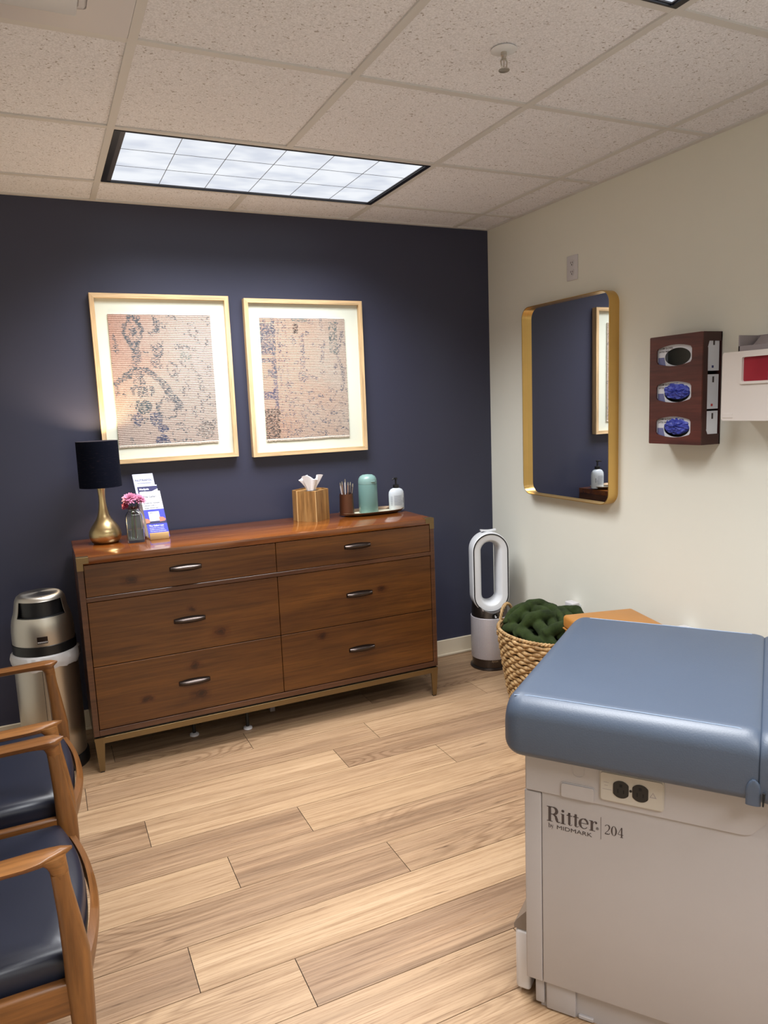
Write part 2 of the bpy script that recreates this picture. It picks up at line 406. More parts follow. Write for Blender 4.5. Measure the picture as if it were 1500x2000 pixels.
attr_color(fl.data, 'tone', lambda p: tmap.get(p.index, (0, 0, 0, 1)))
# ceiling tiles and grid
lights_cells = [(1, -1), (2, -1)]
def cellx(i): return (-(GA + (i) * T), -(GA + (i - 1) * T))      # i>=1 to the left of line D
b = NB()
xs = [0, -GA] + [-(GA + i * T) for i in range(1, 6)]; xs = [x for x in xs if x > XL] + [XL]
ys = [0, -GB] + [-(GB + i * T) for i in range(1, 9)]; ys = [y for y in ys if y > YF] + [YF]
def is_light(x0, x1, y0, y1):
    cx, cy = (x0 + x1) / 2, (y0 + y1) / 2
    return -(GA + 3 * T) < cx < -(GA + T) and (-(GB + T) < cy < -GB or -(GB + 4 * T) < cy < -(GB + 3 * T) or -(GB + 7 * T) < cy < -(GB + 6 * T))
for i in range(len(xs) - 1):
    for j in range(len(ys) - 1):
        if is_light(xs[i + 1], xs[i], ys[j + 1], ys[j]): continue
        box(b, xs[i + 1] + .004, xs[i] - .004, ys[j + 1] + .004, ys[j] - .004, H + .006, H + .02)
box(b, XL - TH, TH, YF - TH, TH, H + .14, H + .2)
struct('ceiling', b, 'tile', smooth=0)
b = NB(); hw = .012
for x in xs[1:-1]:
    for j in range(len(ys) - 1):
        cy = (ys[j] + ys[j + 1]) / 2
        if is_light(x - .01, x + .01, ys[j + 1], ys[j]) and is_light(x - .3, x - .28, ys[j + 1], ys[j]) and is_light(x + .28, x + .3, ys[j + 1], ys[j]): continue
        box(b, x - hw, x + hw, ys[j + 1], ys[j], H, H + .008)
for y in ys[1:-1]: box(b, XL, 0, y - hw, y + hw, H + .0006, H + .0076)
box(b, -.022, 0, YF, 0, H - .0006, H + .008); box(b, XL, 0, -.022, 0, H - .0003, H + .0082); box(b, XL, XL + .022, YF, 0, H - .0004, H + .0081)
struct('trim_1', b, 'tbar', smooth=0)
def baseboard(name, fn):
    b = NB(); fn(b); struct(name, b, 'trim')
baseboard('baseboard_back', lambda b: (box(b, XL, -.011, -.011, 0, 0, .094, .002, 1), box(b, XL, -.02, -.022, -.011, 0, .014, .004, 2)))
baseboard('baseboard_right', lambda b: (box(b, -.011, 0, YF, 0, 0, .094, .002, 1), box(b, -.022, -.011, YF, -.011, 0, .014, .004, 2)))
baseboard('baseboard_left', lambda b: box(b, XL, XL + .011, YF, -.011, 0, .094, .002, 1))

# ------------------------------------------------------------------ ceiling fittings
def troffer(yc, label):
    t = thing('ceiling_light', label, 'ceiling light', (LX, yc, H), group=None)
    hx, hy = T - .013, T / 2 - .013
    b = NB(); f = fr((LX, yc, H - .002), (1, 0, 0), (0, 1, 0), (0, 0, 1)); ix0, ix1, iy = -hx + .020, hx - .020, hy - .006
    plate(b, rrect(-hx, hx, -hy, hy, .001, 1), [rrect(ix0, ix1, -iy, iy, .001, 1)], .016, f)
    box(b, LX - hx, LX + hx, yc - hy, yc + hy, H + .03, H + .10)
    put('frame', b, 'troff', t, smooth=0)
    b = NB(); plate(b, rrect(ix0 + .0005, ix1 - .0005, -iy + .0005, iy - .0005, .001, 1), [rrect(ix0 + .018, ix1 - .003, -iy + .002, iy - .002, .001, 1)], .003, fr((LX, yc, H + .003), (1, 0, 0), (0, 1, 0), (0, 0, 1)))
    put('lip', b, 'troffg', t, smooth=0)
    b = NB(); box(b, LX + ix0, LX + ix1, yc - iy, yc + iy, H + .008, H + .012); put('lens', b, 'lens', t, smooth=0)
    b = NB(); xa, xb = LX + ix0 + .018, LX + ix1 - .003
    for i in range(1, 6): x = xa + (xb - xa) * i / 6; box(b, x - .0011, x + .0011, yc - iy + .002, yc + iy - .002, H + .0068, H + .0078)
    for i in range(1, 3): y = yc - iy + 2 * iy * i / 3; box(b, xa, xb, y - .0011, y + .0011, H + .0067, H + .0077)
    put('louvre', b, 'louvre', t, smooth=0)
    return t
troffer(-(GB + .5 * T), 'lit rectangular ceiling light with black frame in front of the navy wall')
troffer(-(GB + 3.5 * T), 'lit rectangular ceiling light at the top edge of the picture, mostly out of frame')
troffer(-(GB + 6.5 * T), 'unseen rectangular ceiling light added behind the viewer to brighten the ceiling')  # invented fixture to go with the added rear light
# air diffuser, top left
vx, vy = -(GA + 3.5 * T), -(GB + 2.5 * T)
t = thing('ceiling_diffuser', 'white square ceiling air diffuser with dropped centre panel beside the ceiling tiles at upper left', 'air vent', (vx, vy, H))
b = NB(); plate(b, rrect(-.292, .292, -.292, .292, .003, 2), [rrect(-.19, .19, -.19, .19, .01, 3)], .006, fr((vx, vy, H), (1, 0, 0), (0, 1, 0), (0, 0, 1))); put('panel', b, 'whitesat', t)
b = NB(); rings(b, [[(vx + s * x, vy + s * y, H - z) for x, y in rrect(-.19, .19, -.19, .19, .012, 3)] for s, z in ((1, -.004), (.97, .004), (.9, .008), (.86, .002))], True, (False, False)); put('cone', b, 'whitesat', t)
b = NB(); box(b, vx - .165, vx + .165, vy - .165, vy + .165, H - .03, H - .022, .004, 2); box(b, vx - .04, vx + .04, vy - .04, vy + .04, H - .022, H + .01); put('plaque', b, 'white', t)
# sprinkler
sx, sy = -1.122, -1.795
t = thing('fire_sprinkler', 'chrome fire sprinkler head hanging from a ceiling tile', 'sprinkler', (sx, sy, H + .006))
b = NB(); lathe(b, [(.012, 0), (.034, -.001), (.036, -.004), (.026, -.008), (.012, -.009)], (sx, sy, H + .006), 24); put('escutcheon', b, 'white', t)
b = NB(); lathe(b, [(.008, 0), (.0085, -.012), (.006, -.014), (.006, -.02)], (sx, sy, H), 16); put('body', b, 'steel', t)
b = NB()
for s in (-1, 1): tube(b, [(sx + s * .004, sy, H - .016), (sx + s * .010, sy, H - .026), (sx + s * .008, sy, H - .038), (sx, sy, H - .046)], .0022, 6)
tube(b, [(sx, sy, H - .016), (sx, sy, H - .04)], .0018, 6); put('yoke', b, 'steel', t)
b = NB(); lathe(b, [(.004, -.044), (.015, -.047), (.015, -.049), (.003, -.050)], (sx, sy, H), 20); put('deflector', b, 'steel', t)

# ------------------------------------------------------------------ dresser
DX0, DX1, DYF, DYB, DZ = -2.278, -.670, -.500, -.028, .905
t = thing('dresser', 'wide walnut-stained six-drawer dresser with brass base against navy wall', 'dresser', ((DX0 + DX1) / 2, -.26, 0))
c0, c1 = -2.262, -.684
b = NB(); box(b, DX0, DX1, DYF, DYB, .876, DZ, .0015, 2); put('top', b, 'walnut_top', t)
b = NB()
box(b, DX0, DX0 + .022, DYF, DYB, .158, .8755, .001, 1); box(b, DX1 - .022, DX1, DYF, DYB, .158, .8755, .001, 1)
box(b, DX0 + .022, DX1 - .022, DYF, DYB, .158, .182, .001, 1); box(b, DX0 + .022, DX1 - .022, DYB - .012, DYB, .182, .8755)
box(b, DX0 + .022, DX1 - .022, DYF, DYF + .02, .722, .740, .001, 1); put('case', b, 'walnut_case', t)
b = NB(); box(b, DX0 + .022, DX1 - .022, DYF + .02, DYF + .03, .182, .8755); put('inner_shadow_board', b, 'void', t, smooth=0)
xm = -1.467
rows = [(.742, .873), (.452, .7195), (.1855, .449)]
HW = [(.815, .815), (.590, .586), (.316, .321)]
for ri, (z0, z1) in enumerate(rows):
    for ci, (x0, x1) in enumerate(((DX0 + .0245, xm - .0012), (xm + .0012, DX1 - .0245))):
        b = NB(); box(b, x0, x1, DYF + .001, DYF + .022, z0, z1, .0012, 1); d = put('drawer', b, 'walnut', t)
        hx = -1.860 if ci == 0 else -1.076; hz = HW[ri][ci]
        b = NB(); rs = []
        for i in range(17):
            u = -1 + 2 * i / 16; h = .0105 * (1 - .42 * u * u) + .0015; dp = .020 * (1 - .5 * u ** 4)
            rs.append([(hx + u * .063, DYF + .001 - dp * max(0, math.sin(a)) , hz + h * math.cos(a)) for a in [PI * k / 10 for k in range(11)]])
        rings(b, rs, True); hd = put('handle', b, 'pewter', d)
        b = NB(); pts = [(hx + .066 * u, hz + (.0150 * (1 - .40 * u * u))) for u in [(-1 + 2 * i / 14) for i in range(15)]] + [(hx + .066 * u, hz - (.0150 * (1 - .40 * u * u))) for u in [(1 - 2 * i / 14) for i in range(15)]]
        plate(b, [(p[0], p[1]) for p in pts], [], .003, fr((0, DYF + .001, 0), (1, 0, 0), (0, 0, 1), (0, -1, 0))); put('handle_backplate', b, 'pewterd', d)
for s, x in ((1, DX0), (-1, DX1)):
    b = NB(); e = .0012
    fx = (x - e * s, x + .045 * s); box(b, min(fx), max(fx), DYF - e, DYF + .03, .880, DZ + e, .0006, 1)
    fx = (x - e * s, x + .0235 * s); box(b, min(fx), max(fx), DYF - e, DYF + .03, .852, .8805, .0006, 1); put('corner_bracket', b, 'brass', t)
b = NB(); box(b, DX0 + .004, DX1 - .004, DYF + .012, DYB - .004, .150, .158); put('riser', b, 'black', t)
b = NB()
for y0, y1 in ((DYF, DYF + .02), (DYB - .02, DYB)): box(b, DX0 + .03, DX1 - .03, y0, y1, .124, .150, .001, 1)
for x0 in (DX0, DX1 - .02): box(b, x0, x0 + .02, DYF + .03, DYB - .03, .124, .150, .001, 1)
box(b, xm - .015, xm + .015, DYF + .02, DYB - .02, .13, .149); put('base_rail', b, 'brass', t)
for sx_, x in ((1, DX0), (-1, DX1)):
    for sy_, y in ((1, DYF), (-1, DYB)):
        b = NB(); rs = []
        for z, wd in ((.150, .040), (.10, .033), (.005, .020)):
            dx = 0.010 * (1 - z / .15) if True else 0
            xa = x + sx_ * dx; xb = x + sx_ * (dx + wd)
            if z > .14: xa, xb = x, x + sx_ * .040
            ya = y + sy_ * .004 * (1 - z / .15); yb = ya + sy_ * wd * .8
            rs.append([(xa, ya, z), (xb, ya, z), (xb, ya + sy_ * .006, z), (xa + sx_ * .006, ya + sy_ * .006, z), (xa + sx_ * .006, yb, z), (xa, yb, z)])
        rings(b, rs, True); lg = put('leg', b, 'brass', t, smooth=20)
        b = NB(); box(b, min(xa, xb) + .002, max(xa, xb) - .002, min(ya, yb) + .001, max(ya, yb) - .001, 0, .0052); put('foot_pad', b, 'black', lg)
for x, y in ((-1.62, -.39), (-1.854, -.335)):
    b = NB(); lathe(b, [(.008, .0), (.006, .12), (.012, .148)], (x, y, .01), 12); sg = put('support_leg', b, 'black', t)
    b = NB(); lathe(b, [(.018, 0), (.021, .002), (.02, .009), (.010, .014)], (x, y, 0), 20); put('glide', b, 'whitesat', sg)
b = NB(); box(b, -1.474, -1.450, -.26, -.235, 0, .15); put('centre_leg', b, 'mauve', t)

# ------------------------------------------------------------------ framed textiles
def hashf(i, j, k=0): return noise.noise(Vector((i * 12.97 + .37, j * 7.13 + .91, k * 3.7 + .2)))
def ell(u, v, cu, cv, ru, rv): return ((u - cu) / ru) ** 2 + ((v - cv) / rv) ** 2
def diamond(u, v, cu, cv, ru, rv): return abs(u - cu) / ru + abs(v - cv) / rv
def mixc(a, b, t): t = max(0, min(1, t)); return tuple(a[i] * (1 - t) + b[i] * t for i in range(3))
def rug1(u, v, rib, rr):
    wu = .022 * noise.noise(Vector((u * 22, v * 30, 7))) + .012 * noise.noise(Vector((u * 60, v * 80, 3))); u += wu; v += .8 * wu
    ns = lambda s, k=0: noise.noise(Vector((u * s, v * s * 1.3, k)))
    fade = max(0, min(1, 1.1 - 1.5 * u - .9 * v + .5 * ns(3, 1)))
    base = mixc((204, 186, 174), (206, 156, 136), fade)
    m = 0; col = (92, 102, 112)
    d = diamond(u, v, .225, .13, .12, .17)
    if d < 1.0: m = .95 if (d > .66 or d < .3) else .2
    if abs(u - .24) < .035 + .03 * ns(9, 2) and .24 < v < .43: m = max(m, .7)
    # ogive
    top = .40; w1 = (v - top)
    if w1 > 0:
        xl = .27 - 1.9 * w1 if v < .54 else 9; xr = .30 + (1.5 * w1 if v < .52 else .18 + .75 * (v - .52)) if v < .60 else .53 + .09 * math.sin((v - .6) * 16)
        if xl < 5 and -.02 < (u - (xl - .05)) < .085: m = max(m, .9)
        if v < .74 and -.05 < u - xr < .04: m = max(m, .85)
    if .45 < v < .53 and abs(u - .27) < .03: m = max(m, .8)
    if .54 < v < .62 and (abs(u - .27) < .05 or abs(abs(u - .27) - .09) < .02): m = max(m, .8)
    if ell(u, v, .27, .70, .085, .055) < 1: m = max(m, .9); col = (72, 92, 104)
    if ell(u, v, .20, .79, .05, .05) < 1 or ell(u, v, .38, .80, .06, .06) < 1: m = max(m, .8); col = (76, 88, 118)
    if ell(u, v, .43, .97, .07, .05) < 1 or ell(u, v, .44, .87, .05, .03) < 1: m = max(m, .9); col = (66, 78, 116)
    if .85 < ell(u, v, .50, .72, .09, .07) < 1.5 or .8 < ell(u, v, .60, .93, .07, .05) < 1.4: m = max(m, .7)
    if ell(u, v, .45, .09, .045, .06) < 1 and u > .43: m = max(m, .8)
    if ell(u, v, .45, .27, .06, .06) < 1 or ell(u, v, .42, .35, .05, .03) < 1: m = max(m, .55)
    if ell(u, v, .72, .31, .06, .05) < 1: m = max(m, .4); col = (120, 140, 138)
    if ell(u, v, .88, .90, .09, .07) < 1: m = max(m, .55); col = (104, 104, 104)
    if abs(ell(u, v, .58, .42, .05, .05) - 1) < .35: m = max(m, .6)
    g = ns(11, 5) + .5 * ns(24, 6)
    if g > .34: m = max(m, .45)
    if u > .55 and ns(16, 8) > .26: m = max(m, .35)
    return base, m, col
def rug2(u, v, rib, rr):
    ns = lambda s, k=0: noise.noise(Vector((u * s, v * s * 1.3, k + 40)))
    fade = max(0, min(1, .9 - .9 * u + .5 * ns(3, 1)))
    base = mixc((204, 188, 172), (208, 164, 138), fade)
    m = 0; col = (96, 100, 118)
    ed = .165 + .02 * ns(20, 3)
    if u < ed:
        blk = (.05 < v < .30) or (.33 < v < .36) or (.42 < v < .48 and u > .06) or (.60 < v < .66) or v > .74
        if blk: m = .85
        if u > ed - .045: m = max(m, .85)
        if v > .74: col = (84, 74, 70)
        elif v > .5: col = (92, 92, 122)
    if abs(u - .20) < .012 or abs(u - .29) < .01 or (abs(u - .23 - .03 * math.sin(v * 22)) < .012): m = max(m, .5 if (int(v * 90) % 2) else .1)
    if ell(u, v, .46, .015, .10, .02) < 1: m = max(m, .8); col = (100, 120, 120)
    if abs(u - .40) < .03 and .05 < v < .13: m = max(m, .8); col = (70, 60, 56)
    if abs(u - .47) < .03 and .12 < v < .42 and ns(30, 2) > -.1: m = max(m, .55)
    if abs(u - .85) < .05 and .03 < v < .30 and ns(30, 4) > -.2: m = max(m, .7); col = (104, 116, 118)
    if abs(u - .93 - .03 * math.sin(v * 16)) < .02 and .1 < v < .6: m = max(m, .5)
    if ell(u, v, .46, .48, .05, .05) < 1: m = max(m, .5)
    g = ns(12, 5) + .5 * ns(26, 6)
    if g > .32: m = max(m, .4)
    if v > .60 and u > .28 and ns(22, 9) > .14: m = max(m, .38)
    return base, m, col
def picture(x0, x1, z0, z1, ax0, ax1, az0, az1, fn, label, seed):
    t = thing('framed_textile', label, 'framed picture', ((x0 + x1) / 2, 0, z0), group='framed rug fragments')
    fwd = .020; dp = .036
    # frame: four mitred sides in one mesh
    b = NB(); f = fr((0, 0, 0), (1, 0, 0), (0, 0, 1), (0, -1, 0))
    plate(b, [(x0, z0), (x1, z0), (x1, z1), (x0, z1)], [[(x0 + fwd, z0 + fwd), (x1 - fwd, z0 + fwd), (x1 - fwd, z1 - fwd), (x0 + fwd, z1 - fwd)]], dp, f)
    for q in b.faces:
        c = q.calc_center_median(); ins = min(c.x - x0, x1 - c.x); inz = min(c.z - z0, z1 - c.z)
        q.material_index = 0 if ins < inz else 1
    put('frame', b, ['maple', 'maplex'], t, smooth=0)
    b = NB(); box(b, x0 + fwd, x1 - fwd, -.016, -.006, z0 + fwd, z1 - fwd); put('mat_board', b, 'mat', t, smooth=0)
    W, Hh = 150, 288; b = NB(); rnd = random.Random(seed); cols = []
    vs = []
    for j in range(Hh + 1):
        row = []
        wob = .0016 * noise.noise(Vector((j * .15, seed, 0)))
        for i in range(W + 1):
            u = i / W; v = j / Hh
            zz = az1 - (az1 - az0) * v + .002 * noise.noise(Vector((u * 6, seed + 3, 0)))
            if j == Hh: zz -= .002 + .003 * rnd.random()
            xx = ax0 + (ax1 - ax0) * u + wob
            row.append(b.verts.new((xx, -.021 - .0016 * math.sin(PI * (j % 4) / 4), zz)))
        vs.append(row)
    yarn = 0
    for j in range(Hh):
        for i in range(W):
            b.faces.new((vs[j][i], vs[j + 1][i], vs[j + 1][i + 1], vs[j][i + 1]))
            u = (i + .5) / W; v = (j + .5) / Hh; ph = j % 4
            base, m, col = fn(u, v, 0, 0)
            if i % 2 == 0: yarn = rnd.random()
            if ph == 0:      # pale rib
                c = mixc(base, (226, 214, 204), .5); c = mixc(c, col, .8 if yarn < m * .4 else 0)
            elif ph == 2: c = mixc(base, (128, 96, 84), .65); c = mixc(c, mixc(col, (40, 40, 44), .3), .95 if yarn < m * .9 else .08)
            else:
                c = base; c = mixc(c, mixc(col, (40, 40, 44), .1), .9 if yarn < m * .8 else .03)
            c = tuple(q * .93 for q in c)
            if v > .985 or v < .008: c = (222, 212, 200)
            k = 1 + (rnd.random() - .5) * .14; cols.append(lin(tuple(min(255, q * k) for q in c)))
    # hem turned back to the board gives it thickness
    o = put('rug_fragment', b, 'rug', t, smooth=60)
    attr_color(o.data, 'weave', lambda p: cols[p.index])
    b = NB(); box(b, ax0 + .002, ax1 - .002, -.0205, -.016, az0 + .004, az1 - .002); put('backing', b, 'mat', t, smooth=0)
    return t
picture(-2.106, -1.488, 1.236, 1.996, -2.035, -1.578, 1.312, 1.910, rug1, 'pale wood framed faded rug piece with dark diamond and arch motifs', 1)
picture(-1.414, -.797, 1.226, 1.989, -1.339, -.892, 1.302, 1.903, rug2, 'pale wood framed striped rug piece with dark left edge, above the tissue box', 2)

# ------------------------------------------------------------------ things on the dresser
LXc, LYc = -2.140, -.178
t = thing('table_lamp', 'brass teardrop table lamp with navy drum shade, switched on', 'lamp', (LXc, LYc, DZ))
b = NB(); prof = [(.050, 0), (.056, .004), (.0645, .020), (.0675, .036), (.0655, .052), (.057, .070), (.044, .088), (.0315, .106), (.024, .125), (.0185, .150), (.0148, .180), (.0142, .205), (.0158, .228), (.0175, .240)]
lathe(b, prof, (LXc, LYc, DZ), 48); put('base', b, 'lampbrass', t)
b = NB(); lathe(b, [(.021, .240), (.0215, .246), (.019, .250), (.010, .252), (.010, .275)], (LXc, LYc, DZ), 32); put('collar', b, 'lampbrass', t)
b = NB(); z0, z1 = .247, .446; r0, r1 = .0875, .0865
lathe(b, [(r0, z0), (r1, z1), (r1 - .002, z1), (r0 - .002, z0), (r0, z0)], (LXc, LYc, DZ), 64, (False, False)); put('lamp_shade', b, 'shade', t)
b = NB()
for a in (0, 120, 240): tube(b, [(LXc, LYc, DZ + .275), (LXc + .085 * math.cos(R(a)), LYc + .085 * math.sin(R(a)), DZ + .262)], .0015, 6)
put('shade_ring', b, 'lampbrass', t)
b = NB(); lathe(b, [(.003, .352), (.012, .35), (.018, .342), (.0195, .330), (.016, .312), (.011, .298), (.011, .275)], (LXc, LYc, DZ), 20); put('bulb', b, 'bulb', t)
# lamp point light sits above the bulb glass, inside the shade
lo.location = (LXc, LYc, DZ + .385)

# flowers in a bottle
FX, FY = -2.022, -.252
t = thing('bottle_vase', 'clear square glass bottle with water, used as a vase beside the lamp', 'vase', (FX, FY, DZ))
b = NB()
def sq(hw, r, z): return [(FX + x, FY + y, DZ + z) for x, y in rrect(-hw, hw, -hw * .8, hw * .8, r, 5)]
outer = [sq(.033, .008, 0), sq(.0355, .009, .004), sq(.0355, .009, .105), sq(.034, .012, .120), sq(.028, .014, .132), sq(.022, .0165, .138), sq(.022, .0165, .146)]
inner = [sq(.0195, .0145, .146), sq(.0195, .0145, .138), sq(.026, .012, .131), sq(.032, .010, .118), sq(.0335, .008, .104), sq(.0335, .008, .012)]
rings(b, outer + inner, True); put('bottle', b, 'glass', t)
b = NB(); rings(b, [sq(.0332, .0078, .0125), sq(.0332, .0078, .058)], True); put('water', b, 'water', t)
def mum(cx, cy, cz, r, nrm, mat, label, stem_to, seed):
    rn = random.Random(seed); t = thing('chrysanthemum', label, 'flower', (FX, FY, DZ + .02))
    q = Vector(nrm).to_track_quat('Z', 'Y').to_matrix().to_4x4(); F = Matrix.Translation((cx, cy, cz)) @ q
    b = NB()
    for ring_i, (n, el, ln) in enumerate(((16, 4, 1.0), (16, 24, .92), (14, 44, .78), (10, 62, .6), (6, 78, .42))):
        for k in range(n):
            a = 2 * PI * (k + .5 * ring_i + rn.uniform(-.15, .15)) / n; e = R(el + rn.uniform(-8, 8)); L = r * ln * rn.uniform(.88, 1.08); wd = r * .17
            d = Vector((math.cos(a) * math.cos(e), math.sin(a) * math.cos(e), math.sin(e))); s = Vector((-math.sin(a), math.cos(a), 0)); up = Vector((0, 0, 1))
            base = d * r * .08
            pts = [(base - s * wd * .3), (base + s * wd * .3), (base + d * L * .55 + s * wd + up * .0005), (base + d * L * .92 + s * wd * .5 - up * r * .08), (base + d * L - up * r * .12), (base + d * L * .92 - s * wd * .5 - up * r * .08), (base + d * L * .55 - s * wd)]
            A = [b.verts.new(F @ p) for p in pts]; B = [b.verts.new(F @ (p - Vector((0, 0, .0008)))) for p in pts]
            b.faces.new(A); b.faces.new(list(reversed(B)))
            for i in range(len(A)): j = (i + 1) % len(A); b.faces.new((A[i], B[i], B[j], A[j]))
    put('petals', b, mat, t, smooth=0)
    b = NB(); c = Vector((cx, cy, cz)); tube(b, [c, c - Vector(nrm) * .012, Vector((FX + (cx - FX) * .25, FY, DZ + .15)), stem_to], [.003, .0022, .002, .002], 6)
    lathe(b, [(.001, -.012), (r * .22, -.006), (r * .3, 0)], (cx, cy, cz), 10); put('stem', b, 'stem', t)
mum(FX - .012, FY - .002, DZ + .192, .033, (-.2, -.5, .75), 'petal', 'largest pink chrysanthemum, upper left of the bunch in the glass bottle', (FX - .008, FY + .004, DZ + .02), 1)
mum(FX + .028, FY + .004, DZ + .186, .029, (.35, -.4, .7), 'petal', 'pink chrysanthemum overlapping the leaflets, right of the bunch', (FX + .004, FY, DZ + .018), 2)
mum(FX - .030, FY + .0, DZ + .166, .022, (-.6, -.3, .35), 'petald', 'small deep pink chrysanthemum low on the left of the bunch', (FX - .014, FY - .004, DZ + .02), 3)
t = thing('foliage_sprig', 'wine-coloured leaves filling the neck of the glass bottle', 'leaves', (FX, FY, DZ + .13))
b = NB(); rn = random.Random(9)
for k in range(34):
    a = rn.uniform(0, 2 * PI); e = R(rn.uniform(5, 65)); d = Vector((math.cos(a) * math.cos(e), math.sin(a) * math.cos(e), math.sin(e))); L = rn.uniform(.012, .034)
    p = Vector((FX + .012 * math.cos(a), FY + .010 * math.sin(a), DZ + .146)); tube(b, [p, p + d * L * .5, p + d * L], [.0012, .003, .0006], 5, flat=.35)
tube(b, [(FX, FY, DZ + .15), (FX + .002, FY, DZ + .02)], .0028, 6)
put('leaves', b, 'leafd', t)

# leaflet holder and leaflets
hx0, hx1, hyf, hyb = -1.963, -1.880, -.252, -.10
t = thing('leaflet_holder', 'pale wooden stepped stand holding leaflets beside the bottle vase', 'leaflet stand', ((hx0 + hx1) / 2, hyf, DZ))
b = NB(); box(b, hx0, hx1, hyf, hyf + .005, DZ, DZ + .031, .002, 2); put('front_lip', b, 'acaciae', t)
b = NB(); box(b, hx0, hx1, hyf + .005, hyb, DZ, DZ + .006, .001, 1)
for y, h in ((-.206, .05), (-.170, .08), (-.132, .12)): box(b, hx0 + .002, hx1 - .002, y, y + .003, DZ + .004, DZ + h)
put('base', b, 'acaciae', t)
LEAN = R(19)
def leaflet(yb, height, x0, x1, mat, label, n=1, thick=.006, shift=0.0):
    """leaning card: returns thing and frame with origin at its lower left front corner"""
    ex = Vector((1, -.02, 0)).normalized(); up = Vector((-shift, math.sin(LEAN), math.cos(LEAN))).normalized(); nn = ex.cross(up)   # towards viewer
    o = Vector((x0, yb, DZ + .0075)); F = fr(o, ex, up, nn)
    t = thing('leaflet', label, 'leaflet', tuple(o), group='leaflets in the wooden stand')
    wd = x1 - x0; b = NB()
    plate(b, [(0, 0), (wd, 0), (wd, height), (0, height)], [], -thick, F); put('card', b, mat, t, smooth=0)
    return t, F, wd
def quad(t, F, x0, x1, y0, y1, mat, lift=.0004, name='printed_panel', pts=None):
    b = NB(); plate(b, pts or [(x0, y0), (x1, y0), (x1, y1), (x0, y1)], [], lift, F); put(name, b, mat, t, smooth=0)
def txt(t, F, s, x, y, size, mat, align='LEFT', bold=0, sx=1.0, name='lettering', lift=.0007, parent=None):
    b = text_bm(s, size, F @ Matrix.Translation((x, y, lift)), .0001, align, bold, sx); put(name, b, mat, parent or t, smooth=0)
SH = .085
t3, F3, wd = leaflet(-.176, .292, hx0 - .009, hx1 - .003, 'plav', 'tallest lavender leaflet headed NUTRAFOL at the back of the stand', shift=SH)
txt(t3, F3, 'NUTRAFOL', wd * .5, .258, .0125, 'label', 'CENTER', sx=1.15)
txt(t3, F3, 'Hair Growing Experience', wd * .5, .2465, .0058, 'label', 'CENTER')
t2, F2, wd = leaflet(-.212, .240, hx0 - .006, hx1 + .0, 'pwhite', 'white leaflet with slate blue slanted header in the middle of the stand', shift=SH)
quad(t2, F2, 0, 0, 0, 0, 'pblued', pts=[(.003, .186), (wd, .222), (wd, .235), (.003, .235)])
txt(t2, F2, 'Medpsia', .010, .2185, .0125, 'pwhite', bold=.0003)
txt(t2, F2, 'diagnostics', .012, .2095, .006, 'pwhite')
t1, F1, wd = leaflet(-.243, .214, hx0 - .001, hx1 + .004, 'pwhite', 'front leaflet with blue lower half and a photo of hands holding a card', shift=SH)
txt(t1, F1, 'The Galleri', .012, .186, .0125, 'label'); txt(t1, F1, 'Screen for multiple', .008, .158, .0088, 'label'); txt(t1, F1, 'cancers with a', .008, .1465, .0088, 'label'); txt(t1, F1, 'single blood test', .008, .135, .0088, 'label')
quad(t1, F1, 0, wd, 0, .130, 'pblue', .0003)
quad(t1, F1, 0, wd, .064, .076, 'pblued', .0005)
quad(t1, F1, .018, .064, .076, .120, 'pwhite', .0008, name='printed_card')
for x0, x1, y0 in ((0, .020, .068), (.060, wd, .072)):
    b = NB(); plate(b, [(x0, y0), (x0 + (x1 - x0) * .8, y0 + .002), (x1, y0 + .010), (x0 + (x1 - x0) * .6, y0 + .020), (x0, y0 + .022)], [], .0011, F1); put('printed_hand', b, 'pskin', t1, smooth=0)
txt(t1, F1, 'Galleri', .022, .113, .006, 'label', lift=.0012)
txt(t1, F1, 'The Galleri test', .010, .052, .0098, 'pwhite', bold=.0003); 
for i, s in enumerate(('screens for many of the', 'deadliest cancers before', 'they become symptomatic.')): txt(t1, F1, s, .010, .0435 - .0078 * i, .0064, 'pwhite', bold=.0001)

# tissue box
hexa = [(-1.254, -.112), (-1.247, -.167), (-1.179, -.247), (-1.081, -.168), (-1.088, -.112), (-1.158, -.032)]
cx, cy = -1.167, -.14
t = thing('tissue_box', 'striped wooden tissue box cover standing left of the oval tray', 'tissue box', (cx, cy, DZ))
TZ = DZ + .150
def hx(s, z): return [(cx + (x - cx) * s, cy + (y - cy) * s, z) for x, y in hexa]
b = NB(); rings(b, [hx(1, DZ), hx(.99, TZ), hx(.93, TZ), hx(.93, TZ - .006)], True, (True, True)); put('cover', b, 'acacia', t, smooth=20)
for i in (1, 2):
    b = NB(); x, y = hexa[i]; d = Vector((x - cx, y - cy, 0)).normalized() * .0008; tube(b, [(x + d.x, y + d.y, DZ), (cx + (x - cx) * .99 + d.x, cy + (y - cy) * .99 + d.y, TZ)], .0022, 6)
    put('corner_strip', b, 'acaciae', t)
b = NB(); lathe(b, [(.030, 0), (.030, .0006)], (cx, cy - .01, TZ - .0058), 24, sx=1.3, sy=.6); put('slot', b, 'dark', t)
tt = thing('tissue', 'white tissue sheet pulled up out of the wooden box', 'tissue', (cx, cy, TZ - .004))
b = NB(); N = 40; rs = []
for j, (z, r, am, fl_) in enumerate(((0, .016, .003, 0), (.02, .022, .005, 0), (.045, .033, .009, .004), (.066, .042, .013, .012))):
    row = []
    for i in range(N):
        a = 2 * PI * i / N; rr = r + am * math.sin(5 * a + .6) + am * .5 * math.sin(9 * a)
        row.append((cx + rr * 1.15 * math.cos(a), cy - .012 + rr * .42 * math.sin(a), TZ - .005 + z + fl_ * math.sin(3 * a + 2)))
    rs.append(row)
